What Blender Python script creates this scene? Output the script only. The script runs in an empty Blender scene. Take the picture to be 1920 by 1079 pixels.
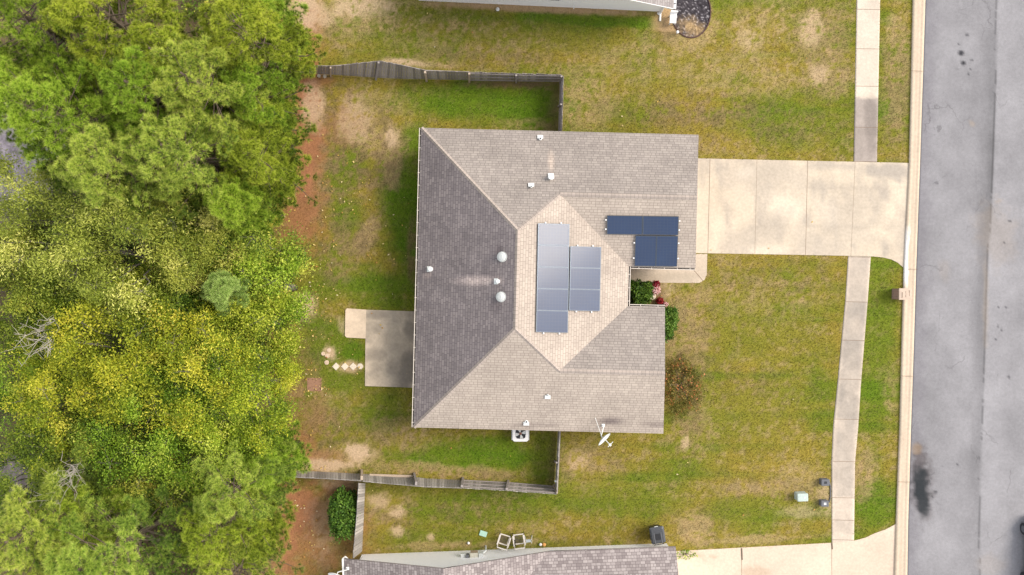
import bpy, bmesh, math, random
import numpy as np
from mathutils import Vector, Matrix
random.seed(7); RNG = np.random.default_rng(11)
SC = bpy.context.scene; COL = SC.collection
H = 48.0; S = 0.03; R = math.radians

# ------------------------------------------------------------------ helpers
def G(px, py, z=0.0):
    k = S*(H-z)/H
    return Vector(((px-960)*k, -(py-539.5)*k, z))
def toPx(x, y, z=0.0):
    k = S*(H-z)/H
    return x/k+960, -y/k+539.5

class MB:
    def __init__(s): s.v=[]; s.f=[]
    def add(s, vs, fs):
        n=len(s.v); s.v += [tuple(p) for p in vs]; s.f += [tuple(i+n for i in f) for f in fs]; return s
    def box(s, c, size, ax=None, rot=None):
        """box centred on c; rot = 3x3 Matrix or z angle"""
        M = rot if rot is not None and not isinstance(rot,(int,float)) else Matrix.Rotation(rot or 0,3,'Z')
        h=[q/2 for q in size]; c=Vector(c)
        vs=[c+M@Vector((x*h[0],y*h[1],z*h[2])) for z in(-1,1) for y in(-1,1) for x in(-1,1)]
        return s.add(vs,[(0,2,3,1),(4,5,7,6),(0,1,5,4),(2,6,7,3),(0,4,6,2),(1,3,7,5)])
    def hexa(s, b, t):
        """8 corner solid: b 4 bottom ccw, t 4 top"""
        return s.add(list(b)+list(t),[(3,2,1,0),(4,5,6,7)]+[(i,(i+1)%4,4+(i+1)%4,4+i) for i in range(4)])
    def prism(s, poly, z0, z1):
        n=len(poly)
        vs=[(p[0],p[1],z0) for p in poly]+[(p[0],p[1],z1) for p in poly]
        return s.add(vs,[tuple(range(n-1,-1,-1)),tuple(range(n,2*n))]+[(i,(i+1)%n,n+(i+1)%n,n+i) for i in range(n)])
    def tube(s, pts, rad, seg=6, cap=True):
        pts=[Vector(p) for p in pts]; n=len(pts)
        if not hasattr(rad,'__len__'): rad=[rad]*n
        vs=[]; fs=[]
        for i,p in enumerate(pts):
            d=(pts[min(i+1,n-1)]-pts[max(i-1,0)]).normalized()
            a=d.orthogonal().normalized(); 
            if abs(d.z)<0.95: a=d.cross(Vector((0,0,1))).normalized()
            else: a=d.cross(Vector((0,1,0))).normalized()
            b=d.cross(a)
            for k in range(seg):
                t=2*math.pi*k/seg
                vs.append(p+(a*math.cos(t)+b*math.sin(t))*rad[i])
        for i in range(n-1):
            for k in range(seg):
                k2=(k+1)%seg
                fs.append((i*seg+k,i*seg+k2,(i+1)*seg+k2,(i+1)*seg+k))
        if cap: fs += [tuple(range(seg-1,-1,-1)), tuple((n-1)*seg+k for k in range(seg))]
        return s.add(vs,fs)
    def lathe(s, c, prof, seg=20, rot=None, cap=True):
        """profile [(r,z)] about z"""
        c=Vector(c); vs=[]; fs=[]; n=len(prof); M=rot or Matrix.Identity(3)
        for r,z in prof:
            for k in range(seg):
                t=2*math.pi*k/seg; vs.append(c+M@Vector((r*math.cos(t),r*math.sin(t),z)))
        for i in range(n-1):
            for k in range(seg):
                k2=(k+1)%seg; fs.append((i*seg+k,i*seg+k2,(i+1)*seg+k2,(i+1)*seg+k))
        if cap: fs += [tuple(range(seg-1,-1,-1)), tuple((n-1)*seg+k for k in range(seg))]
        return s.add(vs,fs)

def obj(name, mb, mat, parent=None, smooth=False, local=False, bevel=0, col=None, uv=None):
    me=bpy.data.meshes.new(name)
    off=Vector((0,0,0)); p=parent
    if not local:
        while p is not None: off += p.location; p=p.parent
    me.from_pydata([(a-off.x,b-off.y,c-off.z) for a,b,c in mb.v],[],mb.f)
    bm=bmesh.new(); bm.from_mesh(me); bmesh.ops.recalc_face_normals(bm,faces=bm.faces) if col is None and uv is None else None
    if bevel: bmesh.ops.bevel(bm,geom=[e for e in bm.edges],offset=bevel,segments=2,affect='EDGES',clamp_overlap=True)
    bm.to_mesh(me); bm.free()
    if smooth: me.polygons.foreach_set('use_smooth',[True]*len(me.polygons))
    if mat: me.materials.append(mat)
    if col is not None:
        a=me.color_attributes.new('Col','FLOAT_COLOR','POINT')
        c4=np.ones((len(me.vertices),4),np.float32); c4[:,:3]=col; a.data.foreach_set('color',c4.ravel())
    if uv is not None:
        l=me.uv_layers.new(name='UVMap'); li=np.zeros(len(me.loops),np.int32); me.loops.foreach_get('vertex_index',li)
        l.data.foreach_set('uv',np.asarray(uv,np.float32)[li].ravel())
    me.update()
    o=bpy.data.objects.new(name,me); COL.objects.link(o); o.parent=parent
    return o
def fast(name, V, F, mat, parent=None, var=None, col=None, smooth=False):
    """numpy verts (N,3), faces (M,k)"""
    me=bpy.data.meshes.new(name); k=F.shape[1]
    me.vertices.add(len(V)); me.vertices.foreach_set('co',V.astype(np.float32).ravel())
    me.loops.add(F.size); me.loops.foreach_set('vertex_index',F.astype(np.int32).ravel())
    me.polygons.add(len(F)); me.polygons.foreach_set('loop_start',np.arange(0,F.size,k,dtype=np.int32))
    me.update(calc_edges=True); me.validate()
    if smooth: me.polygons.foreach_set('use_smooth',np.ones(len(F),bool))
    if var is not None:
        a=me.attributes.new('var','FLOAT','POINT'); a.data.foreach_set('value',var.astype(np.float32))
    if col is not None:
        a=me.color_attributes.new('Col','FLOAT_COLOR','POINT')
        c4=np.ones((len(V),4),np.float32); c4[:,:3]=col; a.data.foreach_set('color',c4.ravel())
    if mat: me.materials.append(mat)
    o=bpy.data.objects.new(name,me); COL.objects.link(o); o.parent=parent
    return o
def tag(o,label,cat,group=None):
    o['label']=label; o['category']=cat
    if group: o['group']=group
    return o
def thing(name,label,cat,loc=(0,0,0),group=None,rz=0):
    o=bpy.data.objects.new(name,None); COL.objects.link(o); o.location=loc; o.rotation_euler=(0,0,rz)
    o.empty_display_size=.3
    return tag(o,label,cat,group)
def kids(o): return [c for c in bpy.data.objects if c.parent is o]
def dup(root,loc,rz,label,group=None,scale=None,mats=None):
    r=root.copy(); COL.objects.link(r); r.location=loc; r.rotation_euler=(0,0,rz); r['label']=label
    if group: r['group']=group
    if scale: r.scale=scale
    for ch in root['_kids'].split(','):
        c=bpy.data.objects[ch].copy(); COL.objects.link(c); c.parent=r
        if mats and c.name.split('.')[0] in mats:
            c.material_slots[0].link='OBJECT'; c.material_slots[0].material=mats[c.name.split('.')[0]]
    del r['_kids']
    return r
def struct(o,kind='structure'): o['kind']=kind; return o

# ------------------------------------------------------------------ noise
_LAT=np.random.default_rng(5).random((8,256,256)).astype(np.float32)
def vn(x,y,sc,seed=0):
    x=np.asarray(x,np.float64)/sc+seed*17.3; y=np.asarray(y,np.float64)/sc+seed*7.7
    xi=np.floor(x).astype(int); yi=np.floor(y).astype(int); fx=x-xi; fy=y-yi
    fx=fx*fx*(3-2*fx); fy=fy*fy*(3-2*fy); L=_LAT[seed%8]
    a=L[xi%256,yi%256]; b=L[(xi+1)%256,yi%256]; c=L[xi%256,(yi+1)%256]; d=L[(xi+1)%256,(yi+1)%256]
    return (a*(1-fx)+b*fx)*(1-fy)+(c*(1-fx)+d*fx)*fy
def fbm(x,y,sc,seed=0,o=4):
    t=0;amp=1;s=0
    for i in range(o): t=t+amp*vn(x,y,sc/2**i,seed+i); s+=amp; amp*=.55
    return t/s
def ss(a,b,x):
    t=np.clip((x-a)/(b-a),0,1); return t*t*(3-2*t)
def ells(px,py,lst,n,amt=.9):
    out=np.zeros_like(px)
    for (cx,cy,rx,ry,ang,st) in lst:
        c,s=math.cos(R(ang)),math.sin(R(ang)); dx=px-cx; dy=py-cy
        d=np.sqrt(((dx*c+dy*s)/rx)**2+((-dx*s+dy*c)/ry)**2)
        out=np.maximum(out,st*ss(1.35,.45,d+(n-.5)*amt))
    return out

# ------------------------------------------------------------------ materials
def newmat(name):
    m=bpy.data.materials.new(name); m.use_nodes=True; nt=m.node_tree
    b=nt.nodes['Principled BSDF']; b.inputs['Specular IOR Level'].default_value=.3
    return m,nt,b
def N(nt,t,**kw):
    n=nt.nodes.new(t)
    for k,v in kw.items():
        if k in n.inputs: n.inputs[k].default_value=v
        else: setattr(n,k,v)
    return n
def mixc(nt,fac,a,b,blend='MIX'):
    n=nt.nodes.new('ShaderNodeMix'); n.data_type='RGBA'; n.blend_type=blend
    for i,v in ((0,fac),(6,a),(7,b)):
        if hasattr(v,'links'): nt.links.new(v,n.inputs[i])
        else: n.inputs[i].default_value=v if i==0 else (*v,1)[:4]
    return n.outputs[2]
def ramp(nt,fac,stops):
    r=nt.nodes.new('ShaderNodeValToRGB'); e=r.color_ramp.elements
    while len(e)<len(stops): e.new(.5)
    for q,(p,c) in zip(e,stops): q.position=p; q.color=(*c,1)
    nt.links.new(fac,r.inputs[0]); return r.outputs[0]
def pos(nt): return N(nt,'ShaderNodeNewGeometry').outputs['Position']
def objco(nt): return N(nt,'ShaderNodeTexCoord').outputs['Object']
def noise(nt,vec,scale,detail=4,rough=.6):
    n=N(nt,'ShaderNodeTexNoise',Scale=scale,Detail=detail,Roughness=rough); nt.links.new(vec,n.inputs['Vector']); return n.outputs['Fac']
def bump(nt,b,h,strength=.4,dist=.02):
    n=N(nt,'ShaderNodeBump',Strength=strength,Distance=dist); nt.links.new(h,n.inputs['Height']); nt.links.new(n.outputs[0],b.inputs['Normal'])
def plain(name,c,rough=.6,metal=0,var=.12,scale=6,spec=.3):
    m,nt,b=newmat(name); v=objco(nt); f=noise(nt,v,scale)
    col=mixc(nt,f,[q*(1-var) for q in c],[min(1,q*(1+var)) for q in c])
    nt.links.new(col,b.inputs['Base Color']); b.inputs['Roughness'].default_value=rough; b.inputs['Metallic'].default_value=metal
    b.inputs['Specular IOR Level'].default_value=spec
    return m
def painted(name,grain=60,amt=.25,rough=.95,bs=.3,bd=.01,grain2=9,amt2=.2):
    """colour from the sheet's own colour attribute, times fine grain"""
    m,nt,b=newmat(name); a=N(nt,'ShaderNodeAttribute',attribute_name='Col'); p=pos(nt)
    f=noise(nt,p,grain,5,.7); f2=noise(nt,p,grain2,5,.65)
    r1=ramp(nt,f,[(.25,(1-amt,)*3),(.75,(1+amt,)*3)]); r2=ramp(nt,f2,[(.25,(1-amt2,)*3),(.75,(1+amt2,)*3)])
    c=mixc(nt,1.0,a.outputs['Color'],r1,'MULTIPLY'); c=mixc(nt,1.0,c,r2,'MULTIPLY')
    nt.links.new(c,b.inputs['Base Color']); b.inputs['Roughness'].default_value=rough; b.inputs['Specular IOR Level'].default_value=.15
    bump(nt,b,f,bs,bd); return m
def shingle(name,c1,c2,mort,bw=.33,rh=.15,patch=.18,streaks=()):
    m,nt,b=newmat(name); uv=N(nt,'ShaderNodeTexCoord').outputs['UV']
    br=N(nt,'ShaderNodeTexBrick',offset=.37,offset_frequency=2,squash=.6,squash_frequency=3)
    for k,v in (('Scale',1.0),('Mortar Size',.011),('Mortar Smooth',.3),('Bias',0.0),('Brick Width',bw),('Row Height',rh)): br.inputs[k].default_value=v
    br.inputs['Color1'].default_value=(*c1,1); br.inputs['Color2'].default_value=(*c2,1); br.inputs['Mortar'].default_value=(*mort,1)
    nt.links.new(uv,br.inputs['Vector'])
    p=pos(nt); f=noise(nt,p,.55,5,.65); r=ramp(nt,f,[(.3,(1-patch,)*3),(.7,(1+patch,)*3)])
    g=noise(nt,p,45,3,.7); rg=ramp(nt,g,[(.3,(.88,)*3),(.7,(1.12,)*3)])
    c=mixc(nt,1.0,br.outputs['Color'],r,'MULTIPLY'); c=mixc(nt,1.0,c,rg,'MULTIPLY')
    for (cx,cy,rx,ry,tint,amt) in streaks:
        mp=N(nt,'ShaderNodeMapping',vector_type='TEXTURE'); mp.inputs['Location'].default_value=(cx,cy,0); mp.inputs['Scale'].default_value=(rx,ry,1000)
        nt.links.new(p,mp.inputs['Vector'])
        ln=N(nt,'ShaderNodeVectorMath',operation='LENGTH'); nt.links.new(mp.outputs[0],ln.inputs[0])
        mr=N(nt,'ShaderNodeMapRange',interpolation_type='SMOOTHSTEP'); 
        for k,v in ((1,1.0),(2,.1),(3,0.0),(4,amt)): mr.inputs[k].default_value=v
        nt.links.new(ln.outputs['Value'],mr.inputs[0])
        c=mixc(nt,mr.outputs[0],c,mixc(nt,1.0,c,tint,'MULTIPLY'))
    nt.links.new(c,b.inputs['Base Color']); b.inputs['Roughness'].default_value=.95; b.inputs['Specular IOR Level'].default_value=.1
    bump(nt,b,br.outputs['Fac'],-.5,.012)
    return m
def foliage(name,stops,trans=.35,rough=.55):
    m,nt,b=newmat(name); a=N(nt,'ShaderNodeAttribute',attribute_name='var')
    c=ramp(nt,a.outputs['Fac'],stops)
    oi=N(nt,'ShaderNodeObjectInfo'); hs=N(nt,'ShaderNodeHueSaturation')
    mr=N(nt,'ShaderNodeMapRange'); mr.inputs[3].default_value=.482; mr.inputs[4].default_value=.515; nt.links.new(oi.outputs['Random'],mr.inputs[0]); nt.links.new(mr.outputs[0],hs.inputs['Hue'])
    nt.links.new(c,hs.inputs['Color']); c=hs.outputs[0]
    nt.links.new(c,b.inputs['Base Color']); b.inputs['Roughness'].default_value=rough; b.inputs['Specular IOR Level'].default_value=.25
    t=N(nt,'ShaderNodeBsdfTranslucent'); nt.links.new(c,t.inputs['Color'])
    mx=N(nt,'ShaderNodeMixShader'); mx.inputs[0].default_value=trans
    nt.links.new(b.outputs[0],mx.inputs[1]); nt.links.new(t.outputs[0],mx.inputs[2])
    nt.links.new(mx.outputs[0],nt.nodes['Material Output'].inputs['Surface']); return m
def woodmat(name,c1,c2):
    m,nt,b=newmat(name); v=pos(nt); g=N(nt,'ShaderNodeNewGeometry')
    f=noise(nt,v,3.5,5,.7); f2=noise(nt,v,24,3,.6)
    c=mixc(nt,f,c1,c2); r=ramp(nt,g.outputs['Random Per Island'],[(0,(.62,)*3),(1,(1.3,)*3)])
    c=mixc(nt,1.0,c,r,'MULTIPLY'); c=mixc(nt,1.0,c,ramp(nt,f2,[(.3,(.8,)*3),(.7,(1.15,)*3)]),'MULTIPLY')
    nt.links.new(c,b.inputs['Base Color']); b.inputs['Roughness'].default_value=.9; return m

M={}
M['ground']=painted('lawn_soil',60,.42,.98,.6,.03,11,.34)
M['concrete']=painted('concrete',60,.12,.9,.2,.004,7,.13)
M['asphalt']=painted('asphalt',60,.30,.92,.4,.006,6,.12)
def cracks(m,sc,amt):
    nt=m.node_tree; b=nt.nodes['Principled BSDF']; src=b.inputs['Base Color'].links[0].from_socket; p=pos(nt)
    nz=N(nt,'ShaderNodeTexNoise',Scale=1.3,Detail=5.0); nt.links.new(p,nz.inputs['Vector'])
    ad=N(nt,'ShaderNodeVectorMath',operation='ADD'); sb=N(nt,'ShaderNodeVectorMath',operation='SCALE'); sb.inputs['Scale'].default_value=.9; nt.links.new(nz.outputs['Color'],sb.inputs[0]); nt.links.new(p,ad.inputs[0]); nt.links.new(sb.outputs[0],ad.inputs[1])
    v=N(nt,'ShaderNodeTexVoronoi',feature='DISTANCE_TO_EDGE',Scale=sc); nt.links.new(ad.outputs[0],v.inputs['Vector'])
    e=ramp(nt,v.outputs['Distance'],[(0,(1,1,1)),(.012,(0,0,0))]); mk=ramp(nt,noise(nt,p,.35,3),[(.54,(0,0,0)),(.66,(amt,)*3)])
    f=mixc(nt,1.0,e,mk,'MULTIPLY'); c=mixc(nt,f,src,(.05,.045,.05)); nt.links.new(c,b.inputs['Base Color'])
cracks(M['asphalt'],.33,.45)
M['white']=plain('white_paint',(.78,.78,.78),.45,var=.04)
M['gutterpaint']=plain('cream_gutter',(.66,.60,.54),.5,var=.1)
M['siding']=plain('white_siding',(.93,.93,.94),.55,var=.03,scale=2)
M['metalwhite']=plain('white_metal',(.70,.72,.71),.4,var=.06)
M['ventgrey']=plain('vent_grey',(.58,.60,.59),.45,var=.08)
M['dark']=plain('black_plastic',(.025,.027,.032),.4,var=.2,spec=.4)
M['grey']=plain('grey_plastic',(.12,.125,.14),.6,var=.15)
M['wood']=woodmat('weathered_fence',(.40,.355,.335),(.21,.188,.18))
M['wood2']=woodmat('sunbleached_fence',(.43,.40,.37),(.31,.29,.27))
M['woodlight']=woodmat('fresh_fence_board',(.52,.42,.33),(.40,.32,.25))
M['bark']=plain('bark',(.13,.10,.075),.95,var=.4,scale=9)
M['greybark']=plain('pale_bark',(.20,.18,.155),.95,var=.3,scale=9)
M['brickwall']=plain('house_brick',(.30,.17,.12),.9,var=.3,scale=20)
M['joint']=plain('joint_dirt',(.20,.14,.10),.95,var=.4,scale=4)
M['gutterdirt']=plain('gutter_debris',(.05,.042,.04),.95,var=.4,scale=20)

# ------------------------------------------------------------------ world, sun, camera
EL=R(44); AZ=R(72)           # compass azimuth of the sun (from +Y towards +X)
w=bpy.data.worlds.new('World'); SC.world=w; w.use_nodes=True; nt=w.node_tree; bg=nt.nodes['Background']
sky=N(nt,'ShaderNodeTexSky',sky_type='NISHITA'); sky.sun_disc=False; sky.sun_elevation=EL; sky.sun_rotation=AZ; sky.dust_density=2.5; sky.air_density=1.0
tc=N(nt,'ShaderNodeTexCoord'); cl=noise(nt,tc.outputs['Generated'],2.6,6,.55)
cf=ramp(nt,cl,[(.36,(.1,.1,.1)),(.60,(.9,.9,.9))])
nt.links.new(mixc(nt,cf,sky.outputs[0],(7.5,7.4,7.3)),bg.inputs[0]); bg.inputs[1].default_value=.125
sd=Vector((math.sin(AZ)*math.cos(EL),math.cos(AZ)*math.cos(EL),math.sin(EL)))
L=bpy.data.lights.new('sun','SUN'); L.energy=2.5; L.angle=R(30); L.color=(1,.91,.79)
lo=bpy.data.objects.new('sun',L); COL.objects.link(lo); lo.rotation_euler=(-sd).to_track_quat('-Z','Y').to_euler(); lo.location=(0,0,40)
cam=bpy.data.cameras.new('camera'); cam.lens=30; cam.sensor_width=36; cam.clip_end=500
co=bpy.data.objects.new('camera',cam); COL.objects.link(co); co.location=(0,0,H); SC.camera=co
SC.view_settings.view_transform='Standard'; SC.view_settings.look='None'; SC.view_settings.exposure=0.66; SC.view_settings.gamma=1
SC.cycles.max_bounces=6; SC.cycles.transparent_max_bounces=4; SC.cycles.use_denoising=True

# ------------------------------------------------------------------ ground colours
LUSH=np.array((.072,.158,.006)); GREEN=np.array((.128,.160,.014)); OLIVE=np.array((.255,.195,.034)); TAN=np.array((.365,.265,.125)); BARE=np.array((.50,.365,.24))
CLAY=np.array((.30,.135,.068)); LITTER=np.array((.13,.095,.055)); DIRT_SHADE=np.array((.15,.10,.055))
E_lush=[(900,190,170,50,3,.9),(1000,205,60,45,0,.8),(780,290,40,70,0,.75),(640,320,45,70,20,.7),(755,400,55,120,0,.95),(650,410,45,45,0,.8),(620,520,60,70,0,.5),(700,540,90,45,0,.75),
 (610,640,80,60,0,.75),(660,660,30,30,0,.9),(620,715,90,40,0,.6),(730,760,60,40,0,.6),(890,850,150,35,0,.85),(1020,850,40,60,0,.6),(1110,38,150,14,3,.85),(1020,70,180,40,0,.4),(860,20,60,20,0,0),
 (1190,205,80,30,0,.5),(1470,230,140,40,0,.55),(1645,600,55,250,0,.7),(1640,950,50,70,0,.8),(1420,600,160,110,0,.35),(1400,760,200,80,0,.35),(1150,930,250,40,0,.45),(1400,960,120,40,0,.5),(900,960,160,30,0,.4),
 (1300,840,60,60,0,.3),(1660,30,25,18,0,.6),(1660,210,28,20,0,.6),(590,700,60,60,0,.5)]
E_tan=[(1250,120,330,50,0,.45),(900,90,260,40,0,.4),(1420,560,150,60,0,.35),(640,50,110,60,0,.55),(850,70,200,40,0,.35),(800,120,140,14,4,.5),(1540,90,60,85,0,.6),(1440,40,80,50,0,.45),(1400,150,180,32,0,.55),(1560,150,40,40,0,.6),(1100,195,55,55,0,.6),(1330,270,80,25,0,.5),(1300,215,100,28,0,.3),
 (1680,120,28,170,0,.6),(690,210,90,50,0,.5),(600,330,40,80,0,.4),(690,440,26,52,30,.95),(735,300,17,60,-5,.85),(715,262,45,40,0,.85),(640,480,30,70,0,.4),(800,880,160,16,4,.75),(760,820,60,40,0,.45),(640,860,90,30,0,.8),
 (720,960,50,50,0,.5),(1000,990,70,12,0,.5),(860,1022,190,10,-2,.7),(1100,870,60,38,0,.65),(1290,985,48,38,0,.9),(1410,915,110,18,0,.65),(1500,900,70,40,0,.65),(1300,800,40,60,0,.45),(1290,600,50,90,0,.7),(1300,560,60,35,0,.6),(1270,690,30,60,0,.5),
 (1350,480,80,12,0,.3),(1620,890,28,55,0,.7),(1670,760,16,90,0,.4),(1420,1012,130,8,-3,.8),(1160,1018,80,9,-1,.55),(1290,60,60,52,0,.8),(1060,300,70,15,0,.3),(1000,235,80,14,2,.5),(600,760,70,60,0,.4),(960,930,60,8,0,.3)]
E_bare=[(570,20,38,45,0,.75),(600,25,30,30,0,.6),(660,10,60,25,0,.7),(590,200,22,45,0,.7),(665,225,35,40,0,.45),(735,255,14,22,0,.8),(570,575,22,28,-30,.95),(672,850,30,22,0,.95),(615,872,60,12,0,.85),(765,118,60,7,6,.8),(640,605,10,20,0,.5),
 (618,663,14,14,0,.9),(655,690,25,14,0,.65),(710,940,25,20,0,.55),(742,962,18,14,0,.7),(745,996,16,12,0,.7),(808,1008,10,8,0,.7),(1520,60,22,40,0,.5),(1400,75,30,25,0,.4),(1500,960,40,14,0,.4),(1550,930,18,40,0,.45),(1535,140,20,20,0,.5),(620,980,40,70,20,.35),(640,905,40,16,0,.5),(1085,862,20,25,0,.45),(1245,545,20,18,0,.55),(1285,830,8,14,0,.6)]
E_clay=[(565,190,36,230,4,1.0),(572,300,34,110,8,.95),(560,80,36,100,0,.95),(565,400,50,70,0,.85),(640,235,40,40,0,.35),(590,150,40,20,0,.7),(600,370,22,14,0,.5),(520,980,95,130,0,.95),(570,1000,80,100,0,.75),(640,925,45,30,0,.8),(660,1000,40,60,0,.55),(540,860,40,40,0,.9),(540,650,40,60,0,.25),(575,760,45,80,0,.3),(560,840,40,50,0,.7),(600,860,60,24,0,.5),(590,720,13,11,0,.9),(490,700,40,200,0,.6),(655,690,22,14,0,.35)]
BROWN=np.array((.20,.135,.07))
E_brown=[(620,240,60,110,0,.75),(700,290,50,90,10,.7),(620,420,60,120,0,.6),(690,440,30,60,30,.7),(560,700,60,120,0,.3),(600,820,70,60,0,.6),(740,820,60,60,0,.35),(760,600,20,20,0,.7),(775,470,12,60,0,.6),(1290,210,140,36,2,.65),(1480,235,110,30,0,.4),(1340,265,60,20,0,.5),(1540,100,60,90,0,.35),(720,975,60,50,0,.5),(880,960,120,20,0,.4),
 (850,890,120,12,3,.5),(960,160,90,8,1,.7),(1100,860,70,50,0,.4),(1420,915,140,25,0,.4),(1300,980,60,40,0,.35),(1300,620,50,110,0,.4),(1440,520,160,40,0,.3),(1350,720,120,40,0,.3),(1290,800,30,60,0,.5),(1680,180,28,120,0,.4),(1610,900,22,60,0,.35),(950,110,160,20,2,.4),(600,60,50,50,0,.4)]
E_soil_shade=[(1000,16,260,8,2.6,.9),(1255,30,36,50,-12,.8),(1040,238,18,60,0,.5),(1045,160,14,20,0,.6),(970,158,80,6,1,.7),(1225,560,24,34,0,.8),(1280,720,40,60,0,.4),(1040,870,12,50,0,.4),(780,600,8,20,0,.5),(775,480,14,60,0,.35)]  # soil beds, plus shade painted beside the fences and west eave
def ground_rgb(x,y):
    px,py=toPx(x,y); n=fbm(x,y,1.6,1,5); n2=fbm(x,y,.5,3,3); big=fbm(x,y,6,2,4); strk=fbm(x*.18,y*1.6,.9,4,3)
    n2b=fbm(x+3,y-5,.28,6,2)
    mot=.6*n+.4*n2
    lu=ells(px,py,E_lush,n,1.0); ta=ells(px,py,E_tan,.6*n+.4*n2b,2.0); ba=ells(px,py,E_bare,.4*n+.3*n2+.3*n2b,2.6); cl=ells(px,py,E_clay,.6*n+.4*n2b,1.6); so=ells(px,py,E_soil_shade,n2,.8)
    g=ss(.27,.66,.40*big+.25*n+.35*strk)[:,None]
    c=GREEN*(1-g)+OLIVE*g
    c=c*(1-.85*lu[:,None])+LUSH*.85*lu[:,None]
    n3=vn(x,y,.13,3); dry=np.clip(ta*ss(.35,.57,.30*n2+.45*n2b+.25*n3+.26*(ta-.40))*.95+.45*ss(.50,.72,.6*n2b+.4*n3)*(1-.85*lu)*(.4+1.2*ss(.3,.7,strk)),0,1)
    c=c*(1-dry[:,None])+TAN*dry[:,None]
    bw=(ells(px,py,E_brown,n,1.2)*ss(.36,.60,.35*n2+.4*n2b+.25*n3))[:,None]; c=c*(1-bw)+BROWN*(.7+.6*n3[:,None])*bw
    lf=ss(.45,.62,.5*n2b+.5*n2)[:,None]*.28
    c=c*(1-lf)+c*np.array((.6,.75,.6))*lf
    cl2=(cl*ss(.2,.55,.5*n+.5*n2+.25*cl))[:,None]; c=c*(1-cl2)+(CLAY*(.7+.6*n2[:,None]))*cl2
    b2=(ba*ss(.37,.57,.35*n2+.4*n2b+.25*n3+.2*ba))[:,None]; c=c*(1-b2)+BARE*b2
    s2=(so*ss(.2,.6,n2+.2))[:,None]; sc=np.where((py<60)[:,None],np.array((.36,.24,.14)),DIRT_SHADE); c=c*(1-s2)+sc*s2
    wd=ss(545,470,px+(n-.5)*60)[:,None]*ss(-10,0,x*0+1)[:,None]
    lit=LITTER*(.6+.8*n2[:,None]); gr=ells(px,py,[(20,300,110,110,0,1.0),(0,900,80,60,0,.5)],n,.6)[:,None]
    lit=lit*(1-gr)+np.array((.42,.36,.38))*(.35+.5*n2[:,None]+.7*n3[:,None])*gr
    c=c*(1-wd)+lit*wd
    # mulch bed by the north house
    d=np.sqrt(((px-1296)/36)**2+((py-22)/48)**2)+(n2-.5)*.12; mu=ss(1.04,.96,d)[:,None]
    inner=ss(.9,.3,np.sqrt(((px-1293)/30)**2+((py-52)/24)**2)+(n2-.5)*1.2)[:,None]
    sp=(vn(x,y,.09,7)[:,None]+.35*vn(x,y,.03,2)[:,None]>.78)*.13
    mc=np.array((.05,.04,.04))*(1-inner)+np.array((.27,.19,.10))*inner*(.5+n2b[:,None])+sp*np.array((.9,.85,.9))
    c=c*(1-mu)+mc*mu
    dens=np.clip(1-.8*ba-.9*cl-.9*so-mu[:,0]-.25*ta,0,1)*(1-wd[:,0]*.85)
    return np.clip(c,.004,.9),dens
xs=np.concatenate([[-150,-90,-60,-40,-32],np.arange(-29.5,23.01,.11),[26,30,40,60,90,150]])
ys=np.concatenate([[-150,-90,-60,-40,-25,-19],np.arange(-17,17.01,.11),[19,25,40,60,90,150]])
X,Y=np.meshgrid(xs,ys); V=np.stack([X.ravel(),Y.ravel(),np.zeros(X.size)],1)
nx,ny=len(xs),len(ys); idx=np.arange(nx*ny).reshape(ny,nx)
F=np.stack([idx[:-1,:-1],idx[:-1,1:],idx[1:,1:],idx[1:,:-1]],-1).reshape(-1,4)
cg,_=ground_rgb(V[:,0],V[:,1])
struct(fast('ground',V,F,M['ground'],col=cg))

# ------------------------------------------------------------------ paved sheets
PAVED=[]   # pixel polygons kept free of grass
def in_poly(px,py,poly):
    r=np.zeros(px.shape,bool); n=len(poly)
    for i in range(n):
        x1,y1=poly[i]; x2,y2=poly[(i+1)%n]
        if y1==y2: continue
        c=((y1>py)!=(y2>py))&(px<(x2-x1)*(py-y1)/(y2-y1)+x1); r^=c
    return r
def strip(name,L_,R_,z,colf,mat,step=.12,cols=14,thick=.06,struct_=True,prof=None):
    """strip between two pixel polylines with equal counts; z height, or prof list of (t,z)"""
    rows=[]
    for i in range(len(L_)-1):
        d=(G(*L_[i])-G(*L_[i+1])).length; k=max(1,int(d/step))
        for j in range(k): t=j/k; rows.append((tuple(a+(b-a)*t for a,b in zip(L_[i],L_[i+1])),tuple(a+(b-a)*t for a,b in zip(R_[i],R_[i+1]))))
    rows.append((L_[-1],R_[-1]))
    ts=[(j/cols,z) for j in range(cols+1)] if prof is None else prof
    V=[];nr=len(rows);
    for (a,b) in rows:
        for (t,zz) in ts:
            p=G(a[0]+(b[0]-a[0])*t,a[1]+(b[1]-a[1])*t); V.append((p.x,p.y,zz))
    nc=len(ts); V=np.array(V); idx=np.arange(nr*nc).reshape(nr,nc)
    F=np.stack([idx[:-1,:-1],idx[1:,:-1],idx[1:,1:],idx[:-1,1:]],-1).reshape(-1,4)
    # skirts
    base=len(V); sl=V[idx[:,0]].copy(); sl[:,2]=-.02; sr=V[idx[:,-1]].copy(); sr[:,2]=-.02
    V=np.concatenate([V,sl,sr]); il=base+np.arange(nr); ir=base+nr+np.arange(nr)
    F=np.concatenate([F,np.stack([idx[:-1,0],il[:-1],il[1:],idx[1:,0]],-1),np.stack([idx[1:,-1],ir[1:],ir[:-1],idx[:-1,-1]],-1)])
    px,py=toPx(V[:,0],V[:,1]); c=colf(px,py,V[:,0],V[:,1],V[:,2])
    o=fast(name,V,F,mat,col=c)
    if struct_: struct(o)
    PAVED.append(list(L_)+list(R_)[::-1]); return o
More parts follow.
